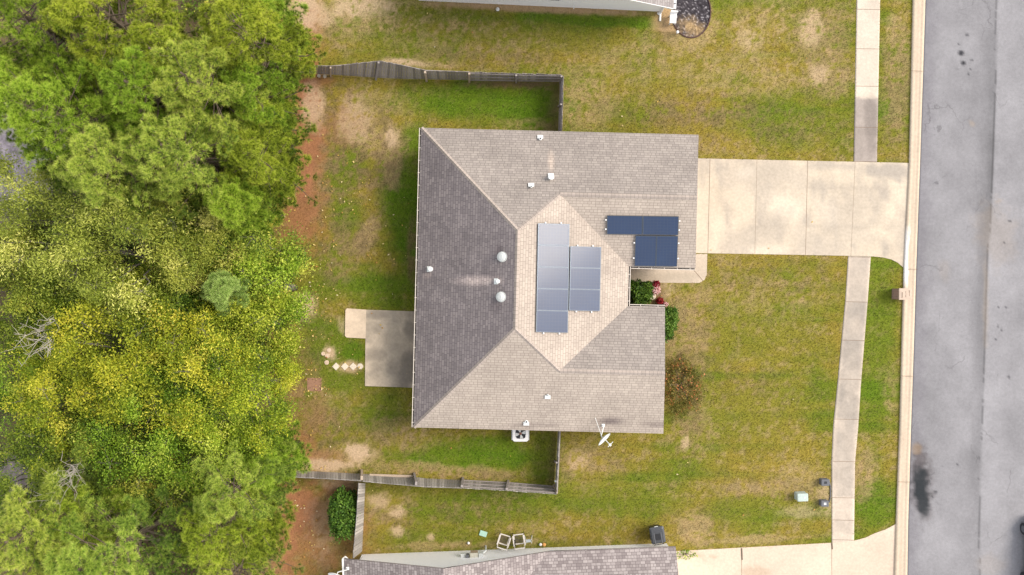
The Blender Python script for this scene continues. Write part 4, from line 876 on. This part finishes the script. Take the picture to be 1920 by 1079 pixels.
obj('cabin',MB().hexa([(x0+.2,y0-1.7,.97),(x0+1.64,y0-1.7,.97),(x0+1.62,y0+.75,.95),(x0+.22,y0+.75,.95)],[(x0+.38,y0-1.2,1.45),(x0+1.46,y0-1.2,1.45),(x0+1.44,y0+.0,1.45),(x0+.40,y0+.0,1.45)]),plain('car_glass',(.02,.022,.025),.08,spec=.6),car)
obj('car_roof',MB().box((x0+.92,y0-.6,1.47),(1.06,1.15,.04)),plain('car_white_roof',(.72,.70,.72),.25,spec=.5,var=.02),car,bevel=.015)
for sx_ in (.06,1.78):
    for sy_ in (1.38,-1.38):
        wv=obj('wheel',MB().lathe((x0+sx_-.06,y0+sy_,.33),[(.2,-.11),(.33,-.1),(.34,0),(.33,.1),(.2,.11)],20,Matrix.Rotation(R(90),3,'Y')),M['dark'],car); obj('rim',MB().lathe((x0+sx_-.06,y0+sy_,.33),[(.19,-.115),(.17,.12)],14,Matrix.Rotation(R(90),3,'Y')),M['grey'],wv)

exec_veg=True
# ------------------------------------------------------------------ vegetation
def nrm(a): return a/np.maximum(np.linalg.norm(a,axis=-1,keepdims=True),1e-9)
def needles(C,AX,m,Ln,W,rng,tuftvar):
    """C (n,3) tuft centres, AX (n,3) axes -> thin triangles"""
    n=len(C); d=nrm(AX[:,None,:]*1.0+nrm(rng.normal(size=(n,m,3)))); l=Ln*rng.uniform(.75,1.15,(n,m,1))
    d=nrm(d); tip=C[:,None,:]+d*l; tip[...,2]-=.06*l[...,0]
    b=C[:,None,:]+d*.02; w=nrm(np.cross(d,rng.normal(size=(n,m,3))))*W
    mid=C[:,None,:]+d*l*.55
    V=np.stack([b-w*.6,b+w*.6,tip],2).reshape(-1,3); F=np.arange(len(V)).reshape(-1,3)
    vr=np.clip(tuftvar[:,None]+rng.normal(0,.07,(n,m)),0,1)
    var=np.stack([vr*.28,vr*.28,np.clip(vr*1.25+.06,0,1)],2).reshape(-1); return V,F,var  # dark bases, bright tips: shade inside the clumps put into the colour
def leaves(C,size,rng,lv,upb=.8,asp=.55):
    n=len(C); nr_=nrm(rng.normal(size=(n,3))+np.array((0,0,upb))); a=nrm(np.cross(nr_,rng.normal(size=(n,3)))); b=np.cross(nr_,a)
    s_=size*rng.uniform(.45,1.35,(n,1)); a=a*s_*.5; b=b*s_*.5*asp
    V=np.stack([C-a,C+b-a*.1+nr_*s_*.06,C+a,C-b-a*.1+nr_*s_*.06],1).reshape(-1,3); F=np.arange(len(V)).reshape(-1,4)
    return V,F,np.repeat(lv,4)
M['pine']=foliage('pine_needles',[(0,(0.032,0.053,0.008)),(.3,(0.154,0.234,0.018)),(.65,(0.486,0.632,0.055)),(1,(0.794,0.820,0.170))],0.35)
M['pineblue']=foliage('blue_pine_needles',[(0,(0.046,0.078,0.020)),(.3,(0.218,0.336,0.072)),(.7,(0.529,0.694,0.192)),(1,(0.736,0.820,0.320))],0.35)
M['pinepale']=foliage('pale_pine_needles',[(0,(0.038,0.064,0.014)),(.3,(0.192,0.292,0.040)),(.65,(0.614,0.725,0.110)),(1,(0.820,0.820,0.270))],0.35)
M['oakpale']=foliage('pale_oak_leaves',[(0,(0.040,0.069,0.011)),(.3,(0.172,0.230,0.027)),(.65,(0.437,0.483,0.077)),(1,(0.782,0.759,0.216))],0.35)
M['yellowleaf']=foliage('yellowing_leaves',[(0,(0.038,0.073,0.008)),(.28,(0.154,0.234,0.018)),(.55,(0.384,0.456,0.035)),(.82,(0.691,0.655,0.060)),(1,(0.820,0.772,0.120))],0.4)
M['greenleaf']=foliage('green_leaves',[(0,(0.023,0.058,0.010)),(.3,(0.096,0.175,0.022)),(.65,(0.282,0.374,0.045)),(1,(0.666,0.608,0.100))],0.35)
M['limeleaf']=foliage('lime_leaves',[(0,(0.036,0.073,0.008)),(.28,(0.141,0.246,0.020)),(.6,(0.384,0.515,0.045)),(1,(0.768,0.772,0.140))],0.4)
def limb(mb,a,b,r0,r1,rng,sag=.15,k=4,seg=5):
    a=np.array(a,float); b=np.array(b,float); pts=[]; L_=np.linalg.norm(b-a)
    for i in range(k+1):
        t=i/k; p=a+(b-a)*t; p[2]+= -sag*L_*t*(1-t)*1.5; 
        if 0<i<k: p=p+rng.normal(0,.03*L_,3)
        pts.append(p)
    mb.tube(pts,[r0+(r1-r0)*i/k for i in range(k+1)],seg,cap=False); return pts
def make_pine(seed,Ht,Rc,dense=1.0):
    rng=np.random.default_rng(seed); tr=MB(); tx=rng.normal(0,.15,2)
    spine=[(tx[0]*t*2,tx[1]*t*2,Ht*t) for t in np.linspace(0,1,7)]; tr.tube(spine,[.22*(1-.85*t)+.02 for t in np.linspace(0,1,7)],8)
    C=[];AX=[];TV=[]
    z=Ht*.48; 
    def clump(p,dirv,n,rad,tv):
        for _ in range(n):
            o=nrm(rng.normal(size=3)+np.array((0,0,.45))+dirv*.3)*rad*rng.uniform(.55,1.0); o[2]*=.7
            C.append(p+o); AX.append(nrm(o*1.5/rad+np.array((0,0,.55))+dirv*.2)); TV.append(np.clip(tv+rng.normal(0,.10),0,1))
    while z<Ht*.99:
        f=(z-Ht*.48)/(Ht*.52); L_=Rc*(1-f)**.62*rng.uniform(.85,1.1)+.25; nb=rng.integers(4,6) if f<.75 else 3; a0=rng.uniform(0,6.28)
        for k in range(nb):
            a=a0+6.283*k/nb+rng.normal(0,.25); l=L_*rng.uniform(.6,1.15); d=np.array((math.cos(a),math.sin(a),.25+.5*f)); s0=np.array((tx[0]*2*z/Ht,tx[1]*2*z/Ht,z)); e_=s0+d*l
            pts=limb(tr,s0,e_,.05*(1-f)+.02,.012,rng,.12)
            d=nrm(d); nsub=max(1,int(l*1.05*dense))
            tv=.38+.45*f+rng.normal(0,.12)  # lower limbs darker, painting the shade of the crown gaps
            clump(e_,d,int(14*dense),.38,tv)
            for q in range(nsub):
                t=rng.uniform(.45,.95); sd_=rng.normal(0,.35*l/2+.1); p=s0+(e_-s0)*t+np.array((-d[1],d[0],.12))*sd_; p[2]+=rng.uniform(0,.2)
                tr.tube([s0+(e_-s0)*max(t-.15,.1),p],[.015,.008],4,cap=False); clump(p,d,int(12*dense),.34,tv-.08+rng.normal(0,.07))
        z+=rng.uniform(.42,.66)*(1 if f<.8 else .6)
    C=np.array(C);AX=np.array(AX);TV=np.array(TV)
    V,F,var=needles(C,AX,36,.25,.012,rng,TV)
    return tr,V,F,var
def make_broad(seed,Ht,Rc,nl=9,ncl=13,npc=95,size=.14,asp=.55,flat=.62,bare=.0):
    rng=np.random.default_rng(seed); tr=MB(); fork=Ht*.38
    tr.tube([(0,0,0),(rng.normal(0,.1),rng.normal(0,.1),fork*.6),(0,0,fork)],[.24,.19,.15],8)
    C=[];LV=[]
    for i in range(nl):
        a=6.283*i/nl*1.618*1.0+rng.normal(0,.3); rr=Rc*(.15+.62*math.sqrt((i+.5)/nl)); lob=np.array((rr*math.cos(a),rr*math.sin(a),Ht*(.86-.22*(rr/Rc)**1.6)+rng.normal(0,.75)))
        limb(tr,(0,0,fork*rng.uniform(.8,1.1)),lob,.07,.02,rng,-.10,5)
        lr=Rc*rng.uniform(.20,.31); lt=rng.normal(0,.15)
        for k in range(ncl):
            o=nrm(rng.normal(size=3)+np.array((0,0,.35)))*lr*rng.uniform(.5,1.05); o[2]*=flat; c=lob+o
            limb(tr,lob,c,.014,.005,rng,0,3,4)
            m=int(npc*rng.uniform(.6,1.3)); 
            if rng.random()<bare: m=int(m*.12)
            sg=rng.uniform(.20,.34); pts=rng.normal(size=(m,3))*np.array((sg,sg,sg*.6))+c
            hgt=(pts[:,2]-lob[2])/lr
            C.append(pts); LV.append(np.clip(.5+lt+rng.normal(0,.13)+.21*hgt+rng.normal(0,.075,m),0,1))  # leaves low in a lobe coloured darker, as painted gap shade
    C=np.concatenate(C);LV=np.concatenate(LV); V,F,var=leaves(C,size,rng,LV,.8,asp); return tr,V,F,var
def proto(name,cat,data,leafmat,barkmat,label,group):
    tr,V,F,var=data; t=thing(name,label,cat,(0,0,-500),group)
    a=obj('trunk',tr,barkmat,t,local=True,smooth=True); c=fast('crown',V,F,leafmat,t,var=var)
    t['_kids']=a.name+','+c.name; return t
GP='pine trees of the wood'; GB='broadleaf trees of the wood'
PP=[proto('pine_tree','tree',make_pine(21+i,13.5,3.0,1.0),M['pine'],M['bark'],'x',GP) for i in range(4)]
PS=proto('pine_tree','tree',make_pine(77,10.5,1.35,1.5),M['pineblue'],M['bark'],'x',GP)
BB=[proto('broadleaf_tree','tree',make_broad(41,11,3.6,19,9,150,.125,.5),M['yellowleaf'],M['greybark'],'x',GB),
    proto('broadleaf_tree','tree',make_broad(42,11,3.6,20,9,140,.125,.45,bare=.05),M['yellowleaf'],M['greybark'],'x',GB),
    proto('broadleaf_tree','tree',make_broad(43,11.5,3.7,18,10,140,.145,.32,.7),M['oakpale'],M['greybark'],'x',GB),
    proto('broadleaf_tree','tree',make_broad(44,7,2.8,15,9,150,.115,.6,.7),M['greenleaf'],M['greybark'],'x',GB)]
used=set()
def plant(protoT,px,py,zc,sc,label,mat=None,rz=None,zs=None):
    p=G(px,py,zc); loc=(p.x,p.y,-.05); rz=random.uniform(0,6.28) if rz is None else rz; s_=(sc,sc,zs or sc)
    mats={'crown':mat} if mat else None
    if protoT.name not in used and not mat:
        used.add(protoT.name); protoT.location=loc; protoT.rotation_euler=(0,0,rz); protoT.scale=s_; protoT['label']=label; return
    dup(protoT,loc,rz,label,None,s_,mats)
pines=[(245,925,10,.8,'pine just below the green trees in the lower stand'),(345,1015,9.5,.8,'pine in the right half of the lower stand'),(125,1000,10.5,.85,'pine right of the bottom left corner pine'),(285,75,12,.9,'pine filling the gap behind the second top edge pine'),(120,110,11,.85,'pine tucked below the top left corner pine'),(395,90,10,.8,'pine tucked below the yellowish top edge pine'),(235,1010,9.5,.8,'pine in the gap of the lower stand'),(110,1075,10,.8,'pine at the bottom edge next to the corner'),(55,30,11.5,1.0,'green pine in the top left corner of the photo'),(200,45,11.5,1.05,'tall pine at the top edge, second from the left corner'),(355,25,11.5,1.05,'yellowish pine at the top edge in the middle of the wood'),(448,60,10,.88,'pine at the top edge nearest the lawn'),
 (20,165,11,.9,'pine at the left frame edge above the grey clearing'),(120,200,11.5,1.05,'broad pine just right of the left frame edge, above the clearing'),(255,165,12,.95,'pine behind the top edge row in the middle of the wood'),(385,160,11,.95,'pine one row back from the north fence end'),(462,165,8.5,.75,'pine reaching over the end of the north fence'),
 (200,285,11,.95,'pine directly above the pale oak'),(320,275,11.5,.95,'pine between the pale oak and the upper pines'),(415,300,10,.9,'pine left of the red clay strip, lower row'),(465,290,8.5,.72,'pine overhanging the red clay strip beside the back lawn'),(440,375,8.5,.6,'lowest pine of the upper stand, touching the broadleaf trees'),(545,100,5,.42,'small low pine leaning out above the north fence'),
 (490,880,8.5,.55,'pine touching the west end of the south fence'),(415,925,10.5,.8,'pine left of the south fence end'),(300,960,11,.95,'pine in the middle of the lower stand'),(185,960,11.5,.75,'pine below the bare grey branches'),(60,1010,11.5,1.0,'pine in the bottom left corner'),(180,1060,11.5,1.0,'pine at the bottom edge beside the corner pine'),(310,1070,11,.95,'pine at the bottom edge in the middle of the lower stand'),(395,1010,10,.8,'pine above the hidden fence piece'),(475,1010,5.5,.62,'low pine spreading over the red clay at lower right of the wood'),(420,1085,8,.7,'pine at the bottom edge nearest the clay yard'),
 (15,790,12,.85,'lone pine at the left frame edge among yellow trees')]
for i,(px,py,zc,sc,l) in enumerate(pines): plant(PP[i%4],px,py,zc,sc,l,M['pinepale'] if (py>850 and i%4!=2) or l.startswith(('pine directly','pine one row','pine between')) else None) if 'low' not in l and 'touching the west' not in l else None
plant(PS,392,545,9,.78,'small blue green pine alone among the broadleaf trees')
for px,py,zc,sc,zs,l in ((528,88,4.6,.85,.5,'small low pine leaning out above the north fence'),(452,1005,5.2,1.3,.6,'low pine spreading over the red clay at lower right of the wood'),(495,878,6.5,.95,.75,'pine touching the west end of the south fence'),
   (440,378,8,.95,.9,'lowest pine of the upper stand, touching the broadleaf trees'),(488,225,6.5,1.1,.75,'bright pine tip reaching farthest over the red clay strip'),(480,315,6.2,1.0,.7,'small pine at the clay strip level with the house roof corner'),(468,30,7.5,1.1,.85,'small pine at the top edge beside the bare lawn patch')):
    plant(PS,px,py,zc,sc,l,M['pine'],None,zs)
broads=[(3,335,520,6.5,1.0,'green tree filling the hollow left of the small blue green pine',M['greenleaf']),(3,60,500,6,1.0,'green tree below the pale oaks at the left',M['greenleaf']),(2,110,425,8.6,1.0,'pale silvery oak at the left of the middle wood',None),(2,235,470,8.6,1.0,'pale silvery oak with light tufts in the middle of the wood',M['oakpale']),(2,330,430,7.8,.85,'pale oak next to the small blue green pine',M['oakpale']),
 (0,250,360,8.2,.62,'lime green tree squeezed below the upper pines',M['limeleaf']),(0,395,400,6.5,.75,'dark leafy tree under the lowest upper pine',M['greenleaf']),
 (3,480,470,5,1.0,'low green tree at the wood edge left of the back lawn',None),(3,512,540,4.2,.95,'bushy low tree farthest into the back lawn',M['limeleaf']),(3,485,610,4.6,.95,'low green tree below the bushy one at the lawn edge',M['limeleaf']),(3,410,640,5.5,.9,'green tree just below the small blue green pine',M['greenleaf']),
 (0,45,560,7,.9,'dark green tree at the left frame edge below the pale oaks',M['greenleaf']),(1,85,640,8.5,.85,'yellow green tree with bare twigs near the left edge',None),(0,215,660,8.7,1.0,'golden yellow tree in the middle of the lower wood',None),(1,330,700,8.5,.95,'yellow tree right of the golden one',M['yellowleaf']),
 (0,440,745,7.5,.92,'bright yellow tree bulging toward the back lawn',M['yellowleaf']),(1,110,755,8.5,.9,'yellow tree beside the lone left pine',M['yellowleaf']),(0,250,790,8.2,.9,'lime tree left of the bright yellow one',M['limeleaf']),(1,365,820,8,.9,'lime tree above the lower pine stand',M['limeleaf']),(3,495,690,4.5,.7,'low yellow green tree at the lawn edge above the bright yellow tree',M['yellowleaf']),
 (0,150,850,7.5,.85,'dark green tree surrounding the bare grey branches',M['greenleaf']),(1,275,875,7.5,.8,'green tree just above the lower pines',M['greenleaf']),(0,40,910,7,.8,'green tree at the left edge above the corner pine',M['greenleaf']),(1,15,690,7.5,.8,'lime tree at the left edge between yellow trees',M['limeleaf']),(3,470,835,4.5,.75,'low leafy tree near the west end of the south fence',M['limeleaf']),(3,515,885,2.2,.28,'small leafy sapling at the west end of the south fence',M['greenleaf'])]
for k,px,py,zc,sc,l,mt_ in broads: plant(BB[k],px,py,zc,sc,l,mt_)
# bare grey branched trees
def bare_tree(seed,px,py,ztop,label,lean):
    rng=np.random.default_rng(seed); p=G(px,py,ztop-1.2); t=thing('bare_tree',label,'tree',(p.x,p.y,0),'bare trees in the wood'); mb=MB(); mb.tube([(0,0,0),(lean[0]*.3,lean[1]*.3,ztop*.5),(lean[0]*.5,lean[1]*.5,ztop*.75)],[.06,.045,.03],7)
    obj('trunk',mb,M['greybark'],t,local=True); bb=MB(); s0=np.array((lean[0]*.5,lean[1]*.5,ztop*.80))
    for i in range(5):
        a=rng.uniform(0,6.28); e_=s0+np.array((math.cos(a)*1.0+lean[0]*.6,math.sin(a)*1.0+lean[1]*.6,ztop*.25*rng.uniform(.5,1.1))); limb(bb,s0,e_,.022,.009,rng,-.1,5)
        for j in range(5):
            q_=s0+(e_-s0)*rng.uniform(.4,1); f_=q_+np.array((rng.normal(0,.5),rng.normal(0,.5),rng.uniform(.1,.6))); limb(bb,q_,f_,.012,.005,rng,0,4,4)
            for _ in range(3): g_=q_+(f_-q_)*rng.uniform(.3,1); limb(bb,g_,g_+np.array((rng.normal(0,.25),rng.normal(0,.25),rng.uniform(0,.25))),.009,.004,rng,0,2,3)
    obj('branches',bb,plain('dead_wood',(.40,.36,.32),.9,var=.2),t,local=True)
bare_tree(5,110,880,10.6,'leafless pale grey branches in the lower left of the wood',(.25,-.1))
bare_tree(6,85,615,10.2,'leafless twigs near the left edge below the pale oaks',(.3,-.1))
# undergrowth of the wood
rng=np.random.default_rng(3); n=75000; ux=rng.uniform(-27,-11.5,n); uy=rng.uniform(-17,17,n); dens=fbm(ux,uy,2.5,3,3); px,py=toPx(ux,uy); keep=(dens>.36)&(px<500-60*(py>900))&~((px<110)&(py>190)&(py<380))
ux,uy=ux[keep],uy[keep]; uz=rng.gamma(2,.28+.55*fbm(ux,uy,1.8,5,2),len(ux)); V,F,var=leaves(np.stack([ux,uy,uz],1),.19,rng,np.clip(.25+.13*uz+rng.normal(0,.12,len(ux)),0,1)); o=fast('undergrowth',V,F,M['greenleaf'],var=var); struct(o,'stuff')

# shrubs and flowers
M['shrub']=foliage('shrub_leaves',[(0,(0.014,0.042,0.010)),(.4,(0.048,0.120,0.017)),(.8,(0.120,0.240,0.026)),(1,(0.240,0.360,0.072))],.25)
M['rustshrub']=foliage('rusty_shrub_leaves',[(0,(0.046,0.069,0.014)),(.4,(0.127,0.149,0.025)),(.72,(0.230,0.196,0.040)),(.85,(0.414,0.196,0.057)),(1,(0.575,0.276,0.092))],.3)
M['redflower']=foliage('red_petals',[(0,(.10,.004,.006)),(.5,(.28,.01,.015)),(1,(.42,.03,.04))],.2)
M['pinkflower']=foliage('pink_petals',[(0,(.25,.08,.10)),(.5,(.72,.36,.38)),(1,(.85,.62,.62))],.2)
def shrub(name,label,cat,px,py,h,rx,ry,mat,nleaf,size,zc=.55,group=None,seed=0,sq=2.2,asp=.55,lum=.5):
    rng=np.random.default_rng(seed+900); p=G(px,py,h*.6); t=thing(name,label,cat,(p.x,p.y,0),group)
    d=nrm(rng.normal(size=(nleaf,3))); d=d/(np.sum(np.abs(d)**sq,axis=1)**(1/sq))[:,None]; rad=rng.uniform(.45,1.03,(nleaf,1))**.5
    lump=1+.60*(fbm(d[:,0]*2+seed,d[:,1]*2+d[:,2],.7,seed%5,3)-.5)[:,None]*2
    P_=d*rad*lump*np.array((rx,ry,h*.5)); P_[:,2]+=h*.52; P_[:,2]=np.maximum(P_[:,2],.03)
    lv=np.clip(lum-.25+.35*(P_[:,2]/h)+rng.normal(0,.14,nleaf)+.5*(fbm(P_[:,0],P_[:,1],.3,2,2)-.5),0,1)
    V,F,var=leaves(P_,size,rng,lv,.7,asp); fast('foliage',V,F,mat,t,var=var)
    mb=MB()
    for k in range(6):
        a=k*1.05; mb.tube([(0,0,0),(rx*.3*math.cos(a),ry*.3*math.sin(a),h*.4),(rx*.6*math.cos(a),ry*.6*math.sin(a),h*.75)],[.025,.018,.008],5)
    obj('stem',mb,M['bark'],t,local=True); return t
shrub('shrub','round glossy green shrub in the porch corner beside the walkway','shrub',1198,549.5,1.15,.70,.66,M['shrub'],5200,.13,seed=1)
shrub('shrub','bright green shrub beside the front wall below the flowers','shrub',1250.5,605,1.1,.56,.96,M['shrub'],5200,.12,seed=2,lum=.62)
shrub('shrub','dense dark green shrub against the short plank fence','shrub',643.5,965.5,1.9,.74,1.10,M['shrub'],8000,.13,seed=3,sq=3.2,lum=.55)
shrub('shrub','sprawling rusty green shrub at the front lawn beside the roof edge','shrub',1278,722,.5,1.15,1.6,M['rustshrub'],2300,.125,seed=4,lum=.62)
shrub('flower_clump','dark red flower clump beside the walkway','flowers',1231.5,532.5,.45,.20,.20,M['redflower'],420,.09,seed=5,group='flowers by the porch')
shrub('flower_clump','large pink flower clump below the upper red one','flowers',1229.5,543.5,.42,.26,.25,M['pinkflower'],520,.10,seed=6,group='flowers by the porch',lum=.75)
shrub('flower_clump','dark red flower clump right of the round stone disc','flowers',1238,564.5,.45,.21,.19,M['redflower'],420,.09,seed=7,group='flowers by the porch')
shrub('flower_clump','small pink flower clump above the bright green shrub','flowers',1247.5,570.5,.4,.17,.12,M['pinkflower'],260,.09,seed=8,group='flowers by the porch',lum=.75)
shrub('weed','thin yellow green weed creeping from the roof corner onto the driveway','plant',1285,1040,.25,.62,.25,M['limeleaf'],160,.10,seed=9)

# ------------------------------------------------------------------ lawn grass and fallen leaves
rng=np.random.default_rng(17); n=330000
gx=rng.uniform(-14.5,23,n); gy=rng.uniform(-16.8,16.8,n); c,dens=ground_rgb(gx,gy); px,py=toPx(gx,gy)
keep=rng.random(n)<dens
house_poly=[(803,262),(1290,272),(1288,480),(1160,480),(1160,590),(1228,595),(1228,790),(790,790)]
jx,jy=px+rng.normal(0,.9,n),py+rng.normal(0,.9,n)
for poly in PAVED+[house_poly,[(1716,-200),(2400,-200),(2400,1300),(1690,1300)],[(785,-200),(1262,-200),(1248,22),(785,1)],[(672,1042),(1250,1019),(1250,1300),(660,1300)]]: keep&=~in_poly(jx,jy,poly)
gx,gy,c=gx[keep],gy[keep],c[keep]; n=len(gx)
hgt=rng.uniform(.04,.09,n); a=rng.uniform(0,6.283,n); ln=rng.uniform(.3,1.1,n)*hgt; wd=rng.uniform(.010,.018,n)
B_=np.stack([gx,gy,np.zeros(n)],1); dx=np.stack([np.cos(a),np.sin(a),np.zeros(n)],1); sx_=np.stack([-np.sin(a),np.cos(a),np.zeros(n)],1)
tip=B_+dx*ln[:,None]; tip[:,2]=hgt; V=np.stack([B_-sx_*wd[:,None],B_+sx_*wd[:,None],tip],1).reshape(-1,3); F=np.arange(len(V)).reshape(-1,3)
c=c*rng.uniform(.75,1.45,(n,1)); straw=rng.random(n)<.07; c[straw]=c[straw]*.4+TAN*.75
m,nt_,b=newmat('grass_blade'); at=N(nt_,'ShaderNodeAttribute',attribute_name='Col'); nt_.links.new(at.outputs['Color'],b.inputs['Base Color']); b.inputs['Roughness'].default_value=.7
t_=N(nt_,'ShaderNodeBsdfTranslucent'); nt_.links.new(at.outputs['Color'],t_.inputs['Color']); mx=N(nt_,'ShaderNodeMixShader'); mx.inputs[0].default_value=.3; nt_.links.new(b.outputs[0],mx.inputs[1]); nt_.links.new(t_.outputs[0],mx.inputs[2]); nt_.links.new(mx.outputs[0],nt_.nodes['Material Output'].inputs['Surface'])
struct(fast('lawn_grass',V,F,m,col=np.repeat(np.clip(c,.005,.85),3,axis=0)),'stuff')
def scatter(cx,cy,sx_,sy_,k): return np.stack([rng.normal(cx,sx_,k),rng.normal(cy,sy_,k)],1)
Q=np.concatenate([scatter(590,560,50,150,300),scatter(590,700,50,50,160),scatter(660,500,60,90,120),scatter(560,800,40,60,120),scatter(580,960,60,70,80),np.stack([rng.uniform(560,1590,110),rng.uniform(20,1010,110)],1)])
ok=(Q[:,0]>500)&(Q[:,0]<1690); 
for poly in [house_poly]: ok&=~in_poly(Q[:,0],Q[:,1],poly)
Q=Q[ok]; Q=Q[fbm(Q[:,0],Q[:,1],60,4,3)+rng.normal(0,.06,len(Q))>.47]; W_=np.array([tuple(G(a_,b_,.07)) for a_,b_ in Q]); lv=rng.uniform(0,1,len(W_))
M['fallen']=foliage('fallen_leaves',[(0,(.42,.20,.06)),(.4,(.62,.45,.10)),(.8,(.72,.58,.25)),(1,(.75,.66,.45))],.15)
V,F,var=leaves(W_,.115,rng,lv,3.0,.6); struct(fast('fallen_leaves',V,F,M['fallen'],var=var),'stuff')
for o in bpy.data.objects:
    if '_kids' in o: del o['_kids']
for o in list(bpy.data.objects):
    if o.location.z<-400:
        for ch in list(o.children): bpy.data.objects.remove(ch)
        bpy.data.objects.remove(o)
